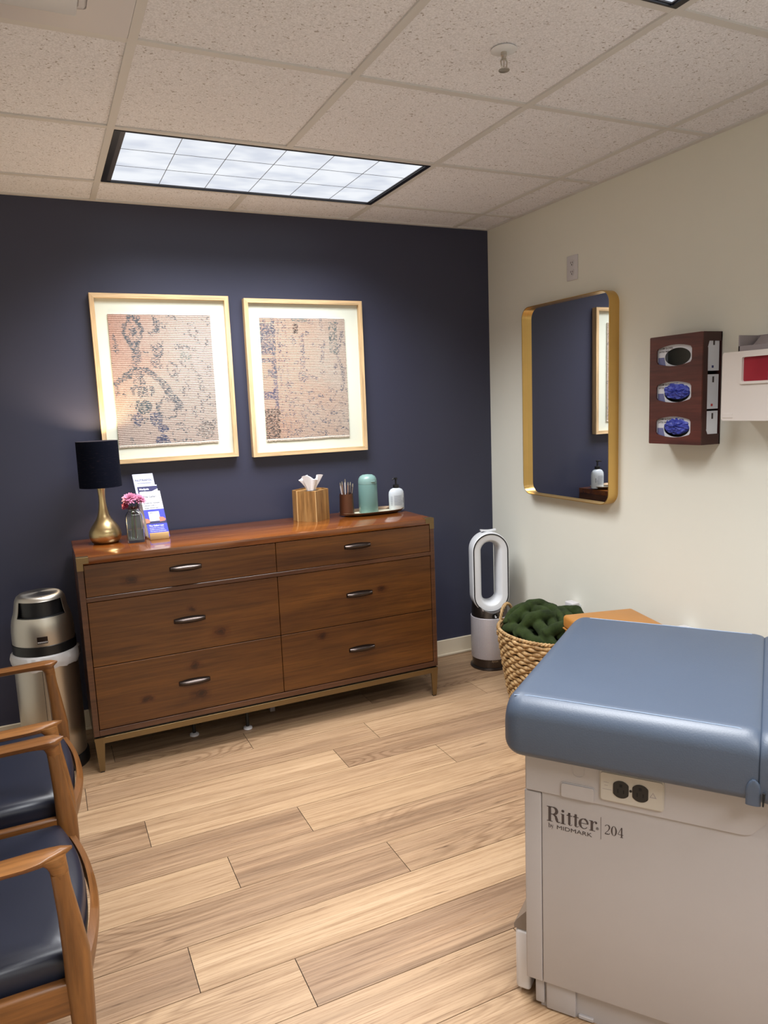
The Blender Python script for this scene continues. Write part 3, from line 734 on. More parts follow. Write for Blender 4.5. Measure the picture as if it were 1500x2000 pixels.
inner = [[(x * .96 + cx * .04, y * .9 + (cy - .012) * .1, z - .001) for x, y, z in r] for r in reversed(rs)]
rings(b, rs + inner, True, (True, True)); put('sheet', b, 'tissue', tt)

# tray and the things on it
TX, TY = -.845, -.158
t = thing('oval_tray', 'oval bronze metal tray with cream lining on the right end of the dresser', 'tray', (TX, TY, DZ))
def stad(hx_, hy_, z, seg=48): return [(TX + math.copysign(abs(math.cos(a)) ** .75, math.cos(a)) * hx_, TY + math.copysign(abs(math.sin(a)) ** .75, math.sin(a)) * hy_, DZ + z) for a in [2 * PI * i / seg for i in range(seg)]]
b = NB(); rings(b, [stad(.140, .060, 0), stad(.160, .078, .004), stad(.172, .090, .016), stad(.174, .092, .0175), stad(.171, .089, .0185), stad(.158, .076, .0065), stad(.14, .06, .0045)], True); put('dish', b, 'trayw', t)
b = NB(); rings(b, [stad(.138, .058, .0046), stad(.138, .058, .0062)], True); put('lining', b, 'inlay', t)
TB = DZ + .0064
cxp, cyp = -.985, -.165
t = thing('pen_cup', 'dark bronze cup holding pens on the left end of the tray', 'pen cup', (cxp, cyp, TB))
b = NB(); lathe(b, [(.038, 0), (.0345, .108), (.0325, .108), (.035, .004)], (cxp, cyp, TB), 32); put('cup', b, 'bronze', t)
pens = [(-.020, -.006, -.034, .168, 'penw', 'white pen leaning farthest left in the bronze cup'), (-.012, .004, -.018, .172, 'penc', 'copper pen leaning left of the tallest pen in the cup'), (-.006, .008, .002, .182, 'penw', 'tallest pale pen standing upright in the cup'), (.0, -.008, .008, .168, 'penc', 'copper pen standing upright at the centre of the cup'), (.012, .0, .026, .166, 'pend', 'dark pen leaning right in the cup, behind the rightmost one'), (.016, -.008, .034, .158, 'pend', 'dark pen leaning farthest right in the bronze cup')]
for i, (bx, by, tx_, L, m, lb) in enumerate(pens):
    a = Vector((cxp + bx * .6, cyp + by, TB + .0075)); e = Vector((cxp + tx_, cyp + by * 1.5, TB + L)); d = (e - a)
    tp = thing('pen', lb, 'pen', tuple(a), group='pens in the bronze cup')
    b = NB(); tube(b, [a, a + d * .03, a + d * .9], [.001, .0038, .0038], 8); put('barrel', b, m, tp)
    b = NB(); tube(b, [a + d * .9, a + d * .97, e], [.0040, .0030, .0016], 8); put('clicker', b, 'steel', tp)
    b = NB(); tube(b, [a + d * .9 + Vector((0, -.0045, 0)), a + d * .68 + Vector((0, -.0052, 0))], .0011, 6); put('clip', b, 'steel', tp)
gx, gy = -.858, -.150
t = thing('wipes_canister', 'tall sage green canister with domed flip lid in the middle of the tray', 'canister', (gx, gy, TB))
b = NB(); lathe(b, [(.049, 0), (.050, .003), (.0485, .146), (.0478, .148)], (gx, gy, TB), 40); put('body', b, 'teal', t)
b = NB(); lathe(b, [(.0485, .1485), (.0485, .160), (.046, .174), (.039, .186), (.026, .194), (.001, .197)], (gx, gy, TB), 40); ld = put('lid', b, 'teald', t)
b = NB(); box(b, gx - .002, gx + .022, gy - .0505, gy - .044, TB + .158, TB + .164, .002, 2); put('lid_tab', b, 'teald', ld)
px, py = -.700, -.158
t = thing('sanitizer_bottle', 'frosted white pump bottle with black pump on the right end of the tray', 'pump bottle', (px, py, TB))
def el(hw, z, k=.62): return [(px + hw * math.cos(a), py + hw * k * math.sin(a), TB + z) for a in [2 * PI * i / 36 for i in range(36)]]
b = NB(); rings(b, [el(.040, 0), el(.0425, .004), el(.0430, .080), el(.0405, .095), el(.032, .107), el(.018, .113, .9), el(.014, .115, 1)], True); put('bottle', b, 'sani', t)
b = NB(); lathe(b, [(.016, .114), (.0165, .130), (.010, .132), (.0045, .133), (.0045, .158), (.009, .159), (.0095, .166), (.004, .168)], (px, py, TB), 24)
tube(b, [(px, py, TB + .163), (px - .016, py - .006, TB + .164), (px - .024, py - .009, TB + .158)], [.005, .004, .003], 8); put('pump', b, 'black', t)
b = NB(); rn = random.Random(4)
def onb(u, z, w_, h_):     # little printed bars hugging the bottle face
    for k in range(3):
        a0 = u + w_ * k / 3; a1 = u + w_ * (k + 1) / 3
        P = lambda a, zz: (px + .0434 * math.cos(a), py + .0434 * .62 * math.sin(a) - .0003, TB + zz)
        b.faces.new([b.verts.new(q) for q in (P(a0, z), P(a1, z), P(a1, z + h_), P(a0, z + h_))])
for i in range(12): onb(R(236), .074 - i * .0045, R(64 + rn.uniform(-8, 4)), .0012)
for i in range(9): onb(R(206), .070 - i * .0055, R(18), .0012)
for i in range(5): onb(R(309), .058 - i * .0055, R(8), .0036)
put('label_print', b, 'label', t, smooth=0)

# ------------------------------------------------------------------ waste bin
WX, WY = -2.425, -.31
t = thing('waste_bin', 'round brushed steel waste bin with domed open lid left of the dresser', 'waste bin', (WX, WY, 0))
b = NB(); lathe(b, [(.128, 0), (.130, .004), (.128, .05), (.125, .055)], (WX, WY, 0), 56); put('base_ring', b, 'black', t)
b = NB(); lathe(b, [(.1225, .05), (.1225, .500), (.118, .500), (.118, .06)], (WX, WY, 0), 64, (False, False)); bd = put('body', b, 'steel', t)
b = NB(); a = R(262); tube(b, [(WX + .1228 * math.cos(a), WY + .1228 * math.sin(a), .056), (WX + .1228 * math.cos(a), WY + .1228 * math.sin(a), .49)], .0008, 5); put('body_seam', b, 'black', bd)
b = NB(); N = 96; rs = []
for j, (z, r0) in enumerate(((.512, .121), (.506, .130), (.488, .133), (.470, .131), (.458, .1265), (.452, .1238))):
    rs.append([(WX + (r0 + (.0035 if 0 < j < 5 else .0005) * noise.noise(Vector((i * .35, j * .8, 0)))) * math.cos(2 * PI * i / N), WY + (r0 + (.0045 if 0 < j < 5 else .0005) * noise.noise(Vector((i * .35, j * .8, 0)))) * math.sin(2 * PI * i / N), z + (.016 * noise.noise(Vector((i * .16, 3, 0))) + .004 * noise.noise(Vector((i * .8, 7, 0))) if j > 2 else 0)) for i in range(N)])
rings(b, rs, True, (False, False)); put('liner', b, 'liner', t)
b = NB(); lathe(b, [(.118, .498), (.1215, .500), (.1225, .550), (.119, .552)], (WX, WY, 0), 64, (False, False)); put('lid_band', b, 'black', t)
b = NB(); N = 96; prof = [(.1195, .551), (.1195, .575), (.1190, .600), (.1170, .625), (.1130, .648), (.1080, .664), (.1045, .674), (.1010, .690), (.0985, .706), (.096, .722), (.094, .728), (.088, .740), (.078, .7475), (.066, .751), (.001, .752)]
vs = lathe(b, prof, (WX, WY, 0), N, (False, True))
dele = []
for f in b.faces:
    c = f.calc_center_median(); a = math.degrees(math.atan2(c.y - WY, c.x - WX)) % 360; ctr = 270
    if abs((a - ctr + 180) % 360 - 180) < 56 and .664 < c.z < .727 or abs((a - 90 + 180) % 360 - 180) < 50 and .664 < c.z < .727: dele.append(f)
bmesh.ops.delete(b, geom=dele, context='FACES'); 
geom = list(b.faces); bmesh.ops.solidify(b, geom=geom, thickness=.002)
ld = put('lid', b, 'steel', t, smooth=50)
b = NB(); lathe(b, [(.1165, .552), (.1165, .60), (.110, .645), (.100, .666), (.075, .668), (.07, .60)], (WX, WY, 0), 48, (False, False)); 
lathe(b, [(.0905, .664), (.0885, .727), (.07, .741), (.001, .744)], (WX, WY, 0), 48, (False, False)); 
dele = [f for f in b.faces if (lambda c: .664 < c.z < .70 and math.hypot(c.x - WX, c.y - WY) < .092 and c.y < WY - .03)(f.calc_center_median())]
put('inner_shell', b, 'black', ld)
b = NB(); a0 = 268; rs = []
for i in range(7):
    a = R(a0 + (i - 3) * 3.1); rs.append([(WX + r * math.cos(a), WY + r * math.sin(a), z) for r, z in ((.1185, .564), (.1215, .564), (.1205, .592), (.1170, .592))])
rings(b, rs, True); bp = put('badge', b, 'pewterd', ld)
b = NB()
for i in range(11):
    a = R(a0 - 8.0 + i * 1.6); 
    p = lambda r, z: (WX + r * math.cos(a), WY + r * math.sin(a), z)
    tube(b, [p(.1219, .5675), p(.1216, .5730)], .0009, 4)
put('badge_lettering', b, 'whitesat', bp)

# ------------------------------------------------------------------ fan purifier
AX, AY = -.205, -.262
ra = R(-18)
t = thing('tower_fan', 'white bladeless loop tower fan with silver perforated base, in the corner', 'fan', (AX, AY, 0), ra)
b = NB(); lathe(b, [(.108, 0), (.111, .003), (.110, .008), (.098, .012)], (0, 0, 0), 56); put('foot', b, 'nickel', t, world=False)
b = NB(); lathe(b, [(.0985, .012), (.0995, .058), (.097, .059)], (0, 0, 0), 56); bb = put('base_band', b, 'nickel', t, world=False)
b = text_bm('dyson', .016, fr((.0, -.0998, .046), (1, 0, 0), (0, 0, 1), (0, -1, 0)), .0002, 'CENTER'); put('brand_mark', b, 'steel', bb, world=False, smooth=0)
b = NB(); N = 72
lathe(b, [(.1025, .059), (.1035, .062), (.1035, .288), (.102, .290)], (0, 0, 0), N); gr = put('grille', b, 'grille', t, world=False)
atr = gr.data.attributes.new('uvp', 'FLOAT_VECTOR', 'POINT')
me = gr.data
# split mapping attribute on corners so it does not wrap
me.attributes.remove(atr); atr = me.attributes.new('uvp', 'FLOAT_VECTOR', 'CORNER')
for p in me.polygons:
    ca = math.atan2(p.center.y, p.center.x)
    for li in p.loop_indices:
        v = me.vertices[me.loops[li].vertex_index].co; a = math.atan2(v.y, v.x)
        while a - ca > PI: a -= 2 * PI
        while a - ca < -PI: a += 2 * PI
        X = a * .1035 / .0062; Z = v.z / .0062
        atr.data[li].vector = (X * .7071 + Z * .7071, -X * .7071 + Z * .7071, 0)
b = NB(); rs = []
for z, hxw, hyw in ((.290, .099, .099), (.330, .098, .090), (.350, .096, .078), (.375, .0955, .062), (.40, .095, .048)):
    rs.append([(hxw * math.cos(2 * PI * i / 48), hyw * math.sin(2 * PI * i / 48), z + (.0 if z < .34 else .0)) for i in range(48)])
vs = rings(b, rs, True, (True, False))
for v in b.verts:      # saddle that cradles the loop
    if v.co.z > .3:
        lim = .318 + max(0, .2 * (abs(v.co.x) / .1) ** 2.2 * .42); v.co.z = min(v.co.z, lim)
sd = put('cradle', b, 'nickel', t, world=False)
b = NB(); plate(b, [(.0165 * math.cos(2 * PI * i / 24), .0165 * math.sin(2 * PI * i / 24)) for i in range(24)], [], .004, fr((.004, -.0962, .304), (1, .04, 0), (0, 0, 1), (.04, -1, 0))); dsp = put('display', b, 'black', sd, world=False)
b = NB(); plate(b, [(.003, -.010), (.010, -.007), (.008, .0), (.004, -.002), (.003, .006), (-.001, .006), (-.001, -.006)], [], .0006, fr((.004, -.1003, .304), (1, .04, 0), (0, 0, 1), (.04, -1, 0))); put('display_icon', b, 'white', dsp, world=False, smooth=0)
# loop: section swept round a stadium
def stadium(r, hl, n=28):
    pts = []
    for i in range(n + 1): a = PI * i / n; pts.append((r * math.cos(a), hl + r * math.sin(a)))
    for i in range(n + 1): a = PI + PI * i / n; pts.append((r * math.cos(a), -hl + r * math.sin(a)))
    return pts
ZC = .532; HL = .121
def sweep(sec, mat, name, par, closed=True):
    b = NB(); rs = [[(x, y, ZC + z) for x, z in stadium(r, HL)] for r, y in sec]
    vs = [[b.verts.new(p) for p in r] for r in rs]; n = len(vs[0])
    m = len(vs)
    for k in range(m if closed else m - 1):
        a, c = vs[k], vs[(k + 1) % m]
        for i in range(n): j = (i + 1) % n; b.faces.new((a[i], a[j], c[j], c[i]))
    return put(name, b, mat, par, world=False, smooth=40)
lp = sweep([(.098, -.052), (.101, -.049), (.1025, -.03), (.1015, .03), (.096, .052), (.088, .058), (.052, .058), (.047, .054), (.044, .03), (.045, -.01), (.053, -.038), (.060, -.050), (.064, -.052)], 'white', 'loop', t)
sweep([(.0972, -.0505), (.0968, -.0545), (.0915, -.0545), (.0912, -.0505)], 'black', 'air_slot', lp)
b = NB(); rs = []
for i in range(13):
    u = -1 + i / 6; x = u * .042; z = ZC + HL + .1065 + .004 * u * u
    rs.append([(x, -.012, z - .004), (x, .012, z - .004), (x, .012, z + .003), (x, 0, z + .005), (x, -.012, z + .003)])
rings(b, rs, True)
rm = put('remote_control', b, 'white', None, smooth=40)
rm.location = (AX, AY, 0); rm.rotation_euler = (0, 0, ra); tag(rm, 'slim curved white remote resting on top of the loop fan', 'remote control')

# ------------------------------------------------------------------ basket with blanket
BX, BY = -.280, -.842
t = thing('wicker_basket', 'woven natural reed basket with handles, filled with green blanket, by the right wall', 'basket', (BX, BY, 0))
def bas(z):      # radii at height
    k = z / .36; return (.135 + .058 * k ** .8, .185 + .065 * k ** .8)
b = NB(); NR = 19; rn = random.Random(3)
for j in range(NR):
    z = .012 + j * .0188; rx, ry = bas(z); pts = []; rad = []
    n = 150; nb = 25
    for i in range(n):
        a = 2 * PI * i / n; ph = a * nb + (PI if j % 2 else 0); w_ = .0035 * math.sin(ph)
        jit = .002 * noise.noise(Vector((i * .25, j * 3.1, 0)))
        pts.append((BX + (rx + w_ + jit) * math.cos(a), BY + (ry + w_ + jit) * math.sin(a), z + .003 * math.sin(ph * .5 + j) + jit)); rad.append(.0095 + .0022 * math.cos(ph))
    tube(b, pts, rad, 6, closed=True)
rx, ry = bas(.36)
wv = put('weave', b, 'reed', t, smooth=60)
b = NB(); n = 220
for s in (0, PI): tube(b, [(BX + (rx + .004 * math.cos(2 * PI * i / n * 40 + s)) * math.cos(2 * PI * i / n), BY + (ry + .004 * math.cos(2 * PI * i / n * 40 + s)) * math.sin(2 * PI * i / n), .368 + .004 * math.sin(2 * PI * i / n * 40 + s)) for i in range(n)], .0058, 6, closed=True)
put('rim', b, 'reed', t, smooth=60)
b = NB(); rings(b, [[(BX + bas(z)[0] * .93 * math.cos(2 * PI * i / 40), BY + bas(z)[1] * .95 * math.sin(2 * PI * i / 40), z) for i in range(40)] for z in (.01, .20, .35)], True, (True, False)); put('lining', b, 'void', t)  # near-black inner skin, shade between the reeds put into its colour
for s in (1, -1):
    an = R(90 + 13) + (0 if s > 0 else PI); hc = (BX + (rx - .004) * math.cos(an), BY + (ry - .004) * math.sin(an)); td = Vector((ry * 0 + math.sin(an) * rx, -math.cos(an) * ry, 0)).normalized()
    b = NB()
    for sh in (0, PI):
        pts = []
        for i in range(41):
            a = PI * i / 40; k = i / 40 * 14 * PI + sh; w_ = .050 * math.cos(a) + .003 * math.cos(k)
            pts.append((hc[0] + td.x * w_ + .004 * math.sin(k) * math.cos(an), hc[1] + td.y * w_ + .004 * math.sin(k) * math.sin(an), .354 + .092 * math.sin(a) + .003 * math.sin(k)))
        tube(b, pts, .0062, 6)
    put('handle', b, 'reed', t, smooth=60)
# plush blanket: thick folds fused together
b = NB(); rn = random.Random(11)
folds = [
 [(-.13, -.17, .345), (-.135, -.06, .385), (-.12, .06, .385), (-.12, .15, .36)],
 [(-.085, -.20, .35), (-.075, -.08, .42), (-.05, .04, .43), (-.07, .15, .40)],
 [(-.02, -.21, .36), (-.015, -.10, .42), (.015, .0, .455), (-.01, .12, .44), (-.02, .19, .39)],
 [(.05, -.20, .365), (.045, -.09, .43), (.075, .02, .455), (.055, .13, .44)],
 [(.11, -.16, .37), (.105, -.05, .43), (.135, .06, .43), (.10, .15, .40)],
 [(-.12, .10, .40), (-.04, .09, .465), (.04, .10, .475), (.11, .09, .44)],
 [(-.10, .18, .37), (-.02, .18, .43), (.07, .17, .435), (.12, .14, .40)],
 [(-.10, -.13, .40), (-.03, -.15, .43), (.05, -.15, .43), (.11, -.11, .40)],
 [(.145, -.12, .34), (.15, .0, .385), (.14, .12, .37)],
[(.15, -.10, .40), (.19, -.03, .43), (.20, .05, .43), (.17, .12, .40)],
 [(-.14, .02, .36), (-.10, -.02, .44), (-.04, -.05, .465), (.02, -.06, .45)]]
for F_ in folds:
    P_ = [Vector(p) for p in F_]; pts = []; rad = []
    for i in range(25):
        u = i / 24 * (len(P_) - 1); k = min(int(u), len(P_) - 2); w_ = u - k
        p0 = P_[max(k - 1, 0)]; p1 = P_[k]; p2 = P_[k + 1]; p3 = P_[min(k + 2, len(P_) - 1)]
        q = .5 * ((2 * p1) + (-p0 + p2) * w_ + (2 * p0 - 5 * p1 + 4 * p2 - p3) * w_ ** 2 + (-p0 + 3 * p1 - 3 * p2 + p3) * w_ ** 3)
        en = math.hypot(q.x / .19, q.y / .25); kk = min(1, .80 / en) if q.z < .40 and en > 0 and F_[0][0] < .14 else 1
        pts.append((BX + q.x * kk, BY + q.y * kk, q.z - .008)); rad.append(.0275 + .008 * noise.noise(Vector((i * .4, F_[0][0] * 30, 2))))
    rad[0] = rad[-1] = .014
    tube(b, pts, rad, 14)
lathe(b, [(.001, .20), (.125, .21), (.138, .33), (.11, .36), (.001, .385)], (BX, BY, 0), 24, sy=1.33)
bl = put('blanket', b, 'plush', None, smooth=180)
tag(bl, 'dark green plush blanket bunched up inside the wicker basket', 'blanket')
md = bl.modifiers.new('fuse', 'REMESH'); md.mode = 'VOXEL'; md.voxel_size = .0045; md.use_smooth_shade = True
md = bl.modifiers.new('relax', 'SMOOTH'); md.factor = .4; md.iterations = 1

# ------------------------------------------------------------------ tan ottoman by the wall
OX, OY, OR_ = -.290, -1.393, R(-14)
t = thing('ottoman', 'tan leather ottoman behind the exam table, against the right wall', 'ottoman', (OX, OY, 0), OR_)
b = NB(); box(b, -.158, .158, -.235, .235, .03, .468, .012, 3); put('body', b, 'tan', t, world=False)
b = NB(); box(b, -.163, .163, -.24, .24, .473, .530, .014, 4); cs = put('cushion', b, 'tan', t, world=False)
b = NB(); tube(b, [(-.160, -.237, .4705), (.160, -.237, .4705), (.160, .237, .4705), (-.160, .237, .4705)], .004, 6, closed=True); put('piping', b, 'tan', cs, world=False)
for x in (-.14, .14):
    for y in (-.2, .2):
        b = NB(); lathe(b, [(.012, 0), (.018, .03)], (x, y, 0), 12); put('foot', b, 'walnut_case', t, world=False)
def adapter(y, z, label):
    t = thing('plug_adapter', label, 'plug', (0, y, z))
    b = NB(); box(b, -.006, 0, y - .034, y + .034, z - .085, z + .028, .002, 2); put('cover_plate', b, 'white', t)
    b = NB(); box(b, -.05, -.006, y - .032, y + .032, z - .02, z + .04, .006, 3); put('plug', b, 'whitesat', t)
adapter(-.745, .405, 'white plug-in unit on the right wall just above the green blanket')
adapter(-1.46, .463, 'white plug-in unit on the right wall at the edge of the exam table top')

# ------------------------------------------------------------------ exam table
EO = (-1.425, -2.27); EA = R(-53)
t = thing('exam_table', 'blue padded medical exam table with grey cabinet base marked Ritter 204', 'exam table', (EO[0], EO[1], 0), EA)
L = 1.42; Wd = .60
b = NB(); box(b, .03, L - .03, .02, Wd - .02, .0, .080); 
put('plinth', b, 'beige', t, world=False)
b = NB(); box(b, .018, .040, .012, .03, .012, .078, .003, 2); box(b, .045, .115, .010, .03, .004, .078, .003, 2); box(b, .12, .155, .014, .03, .002, .012, .002, 1); put('plinth_cover', b, 'beige', t, world=False)
b = NB(); box(b, .0, .0393, 0, Wd, .080, .5635, .003, 3); put('corner_post', b, 'beige', t, world=False)
b = NB(); box(b, .0402, L, 0, Wd, .080, .665, .003, 3); sp = put('side_panel', b, 'beige', t, world=False)
b = NB(); f = fr((0, -.0, 0), (1, 0, 0), (0, 0, 1), (0, -1, 0))
out = [(.004, .567), (.452, .5665), (.462, .568), (.470, .572), (.505, .612), (.530, .630), (.57, .636), (L, .636), (L, .668), (.004, .668)]
plate(b, out, [], .005, f); rim(b, lambda c: c.y < -.004, .0025)
box(b, .004, L, 0.0, Wd + .004, .566, .672)
up = put('upper_shroud', b, 'beige', t, world=False)
b = NB(); plate(b, rrect(.085, .163, .568, .606, .008, 4), [], .004, fr((0, -.0049, 0), (1, 0, 0), (0, 0, 1), (0, -1, 0))); rim(b, lambda c: c.y < -.008, .003); put('grip', b, 'beige', up, world=False)
b = NB(); plate(b, rrect(.112, .138, .622, .66, .010, 4), [rrect(.1135, .1365, .6235, .6585, .009, 4)], .0008, fr((0, -.005, 0), (1, 0, 0), (0, 0, 1), (0, -1, 0))); put('clip_outline', b, 'beige', up, world=False)
b = NB(); plate(b, rrect(.172, .305, .583, .652, .008, 5), [], .006, fr((0, -.005, 0), (1, 0, 0), (0, 0, 1), (0, -1, 0))); rim(b, lambda c: c.y < -.0105, .003, 3)
rp = put('power_plate', b, 'beige2', up, world=False)
for cu_ in (.2175, .2575):
    b = NB(); pts = []
    for i in range(40):
        a = 2 * PI * i / 40; x = .0195 * math.cos(a); pts.append((cu_ + max(-.0162, min(.0162, x)), .617 + .0195 * math.sin(a)))
    plate(b, pts, [], .0016, fr((0, -.0108, 0), (1, 0, 0), (0, 0, 1), (0, -1, 0))); so = put('socket', b, 'black', rp, world=False)
    b = NB()
    for dx, dz, w_, h_ in ((-.006, -.004, .0012, .0045), (.006, -.004, .0012, .0038), (0, .009, .003, .003)): box(b, cu_ + dx - w_, cu_ + dx + w_, -.0128, -.0122, .617 + dz - h_, .617 + dz + h_)
    put('socket_slots', b, 'dark', so, world=False, smooth=0)
b = NB(); lathe(b, [(.0028, 0), (.0028, .001)], (0, 0, 0), 14); bmesh.ops.transform(b, matrix=fr((.2378, -.0112, .618), (1, 0, 0), (0, 0, 1), (0, -1, 0)), verts=b.verts); put('screw', b, 'black', rp, world=False)
b = NB(); fm = fr((0, -.0110, 0), (1, 0, 0), (0, 0, 1), (0, -1, 0))
plate(b, [(.276, .612), (.290, .612), (.283, .624)], [[(.2782, .6133), (.2878, .6133), (.283, .6218)]], .0003, fm)
for x0, x1, z in ((.181, .192, .627), (.183, .190, .620), (.179, .198, .611)): plate(b, [(x0, z), (x1, z), (x1, z + .0008), (x0, z + .0008)], [], .0003, fm)
put('warning_marks', b, 'mauve', rp, world=False, smooth=0)
# lettering on the panel
def stroke(b, pts, ws, F, t_=.0003):
    P_ = [Vector((p[0], p[1])) for p in pts]; Lp, Rp = [], []
    for i, p in enumerate(P_):
        a = P_[max(i - 1, 0)]; c = P_[min(i + 1, len(P_) - 1)]; d = (c - a).normalized(); n_ = Vector((-d.y, d.x)); w_ = ws[i] if hasattr(ws, '__len__') else ws
        Lp.append(p + n_ * w_ / 2); Rp.append(p - n_ * w_ / 2)
    for i in range(len(P_) - 1):
        q = [F @ Vector((v.x, v.y, t_)) for v in (Lp[i], Rp[i], Rp[i + 1], Lp[i + 1])]
        b.faces.new([b.verts.new(v) for v in q])
def arc(cx_, cz_, rx_, rz_, a0, a1, n=14): return [(cx_ + rx_ * math.cos(R(a0 + (a1 - a0) * i / n)), cz_ + rz_ * math.sin(R(a0 + (a1 - a0) * i / n))) for i in range(n + 1)]
def serif_glyph(b, ch, F, x, s):
    """didone style glyphs on a unit of s = cap height; returns advance"""
    T_, h = .15, .035
    def st(pts, ws): stroke(b, [(x + p[0] * s, p[1] * s) for p in pts], [w_ * s for w_ in ws] if hasattr(ws, '__len__') else ws * s, F)
    def modw(pts, cx_, thick=.17, thin=.05): return [thin + (thick - thin) * min(1, abs(p[0] - cx_) / .2) ** 1.5 for p in pts]
    if ch == 'R':
        st([(.20, 0), (.20, 1)], .17); st([(.02, .98), (.45, .98)], .04); st([(.02, .02), (.38, .02)], .04)
        a = [(.25, .98)] + arc(.40, .745, .24, .235, 90, -90) + [(.25, .51)]; st(a, [.045 if abs(p[0] - .5) > .3 or p[0] < .42 else .05 + .14 * max(0, math.sin(R(90 - abs(math.degrees(math.atan2(p[1] - .745, p[0] - .40)))))) for p in a])
        st([(.42, .51), (.58, .40), (.63, .22), (.68, .06), (.78, .02), (.86, .10)], [.05, .14, .17, .13, .05, .03]); return .88
    if ch == 'i':
        st([(.20, 0), (.20, .66)], .15); st([(.06, .65), (.2, .65)], .04); st([(.04, .02), (.37, .02)], .04)
        a = arc(.20, .86, .045, .045, 0, 360); st(a, .09); return .42
    if ch == 't':
        st([(.20, .10), (.20, .84)], .14); st([(.03, .65), (.38, .65)], .045); st([(.22, .84), (.14, .70), (.04, .64)], .04); st([(.18, .12), (.22, .03), (.30, .015), (.38, .10)], [.14, .08, .04, .03]); return .42
    if ch == 'e':
        a = arc(.30, .34, .24, .32, 0, 325, 22); st(a, [.045 + .13 * max(0, math.cos(math.atan2(p[1] - .34, .30 - p[0]))) ** 1.5 if p[0] < .32 else .045 + (.07 if p[1] > .34 else 0) for p in a]); st([(.10, .36), (.54, .36)], .035); return .62
    if ch == 'r':
        st([(.20, 0), (.20, .66)], .15); st([(.04, .65), (.2, .65)], .04); st([(.04, .02), (.40, .02)], .04); st([(.24, .42), (.30, .58), (.40, .65), (.48, .60)], [.04, .04, .05, .10]); a = arc(.455, .57, .035, .035, 0, 360); st(a, .07); return .58
    if ch == '2':
        a = arc(.28, .74, .2, .24, 160, -30, 16); a += [(.36, .42), (.14, .18), (.06, .06)]; st(a, [.09, .06, .05, .05, .045, .045, .05, .06, .08, .1, .12, .13, .13, .13, .12, .11, .10, .06, .045, .045]); st([(.06, .05), (.30, .05), (.46, .06), (.50, .20)], [.09, .1, .06, .04]); return .60
    if ch == '0':
        a = arc(.28, .5, .2, .47, 0, 360, 28); st(a, [.045 + .10 * min(1, abs(p[0] - .28) / .2) ** 2 for p in a]); return .60
    if ch == '4':
        st([(.38, 0), (.38, 1)], .12); st([(.36, .98), (.04, .30)], .04); st([(.04, .28), (.54, .28)], .045); st([(.24, .02), (.52, .02)], .04); return .60
    if ch == 'b':
        st([(.14, .0), (.14, 1)], .13); st([(.02, .98), (.14, .98)], .04); a = arc(.28, .33, .2, .31, 150, -150, 18); st(a, [.04 + .1 * max(0, (p[0] - .28) / .2) for p in a]); return .56
    if ch == 'y':
        st([(.10, .64), (.28, .04)], .12); st([(.44, .64), (.24, -.12), (.14, -.26), (.06, -.22)], [.04, .04, .05, .09]); st([(.0, .64), (.2, .64)], .035); st([(.34, .64), (.54, .64)], .035); return .52
    return .3
FP = fr((0, -.0003, 0), (1, 0, 0), (0, 0, 1), (0, -1, 0))
b = NB(); x = 0.0
F0 = FP @ Matrix.Translation((.052, .499, 0)); 
for ch in 'Ritter': x += serif_glyph(b, ch, F0, x, .0365) * .0365 * .94
put('lettering', b, 'print', sp, world=False, smooth=0)
b = NB(); x = 0
for ch in 'by': x += serif_glyph(b, ch, FP @ Matrix.Translation((.056, .4835, 0)), x, .0115) * .0115
put('lettering', b, 'print', sp, world=False, smooth=0)
b = text_bm('MIDMARK', .0135, FP @ Matrix.Translation((.0745, .4835, .0003)), .0001, 'LEFT', 0, 1.32); put('lettering', b, 'print', sp, world=False, smooth=0)
b = text_bm('\u00ae', .0085, FP @ Matrix.Translation((.163, .504, .0003)), .0001); put('trademark_sign', b, 'print', sp, world=False, smooth=0)
b = NB(); x = 0; F0 = FP @ Matrix.Translation((.181, .4985, 0))
for ch in '204': x += serif_glyph(b, ch, F0, x, .0235) * .0235
stroke(b, [(.1738, .4835), (.1738, .5365)], .0008, FP)
put('model_number', b, 'print', sp, world=False, smooth=0)
# foot-end step
b = NB(); box(b, -.038, 0.0, .03, .57, .012, .175, .010, 3); put('step_box', b, 'whitesat', t, world=False)
b = NB(); rings(b, [[(x, y, z) for x, z in ((0, .176), (-.040, .176), (-.0405, .186), (-.034, .198), (-.004, .234), (0, .235))] for y in (.032, .568)], True); put('step_cap', b, 'taupe', t, world=False)
# pads
def pad(u0, u1, v0, v1, z0, z1, ea, eb, dipb=.0, dipa=0.0, rad=.046, va=.034, za=.0405, zb=.009):
    b = NB(); rs = []
    def sect(u, d, dz):
        pts = []; a0, a1, c0_, c1_ = v0 + d, v1 - d, z0 + d * .7, z1 - dz
        r = rad
        for cx_, cz_, s0 in ((a1 - r, c1_ - r, 0), (a0 + r, c1_ - r, 90), (a0 + r * .8, c0_ + r * .5, 180), (a1 - r * .8, c0_ + r * .5, 270)):
            rx_, rz_ = (r, r) if s0 < 180 else (r * .8, r * .5)
            for i in range(9): a = R(s0 + 90 * i / 8); pts.append((u, cx_ + rx_ * math.cos(a), cz_ + rz_ * math.sin(a) + (.004 * math.cos((cx_ - (v0 + v1) / 2) * 0) if 0 else 0)))
        return pts
    n = 9
    for i in range(n + 1):
        a = (PI / 2) * i / n; rs.append(sect(u0 + ea * (1 - math.cos(a)), va * (1 - math.sin(a)), za * (1 - math.sin(a))))
    for k in range(1, 8): rs.append(sect(u0 + ea + (u1 - eb - u0 - ea) * k / 8, 0, 0))
    for i in range(n + 1):
        a = (PI / 2) * (1 - i / n); f_ = 1 - math.sin(a)
        rs.append(sect(u1 - eb * (1 - math.cos(a)), .004 * f_, zb * f_))
    rings(b, rs, True); return b
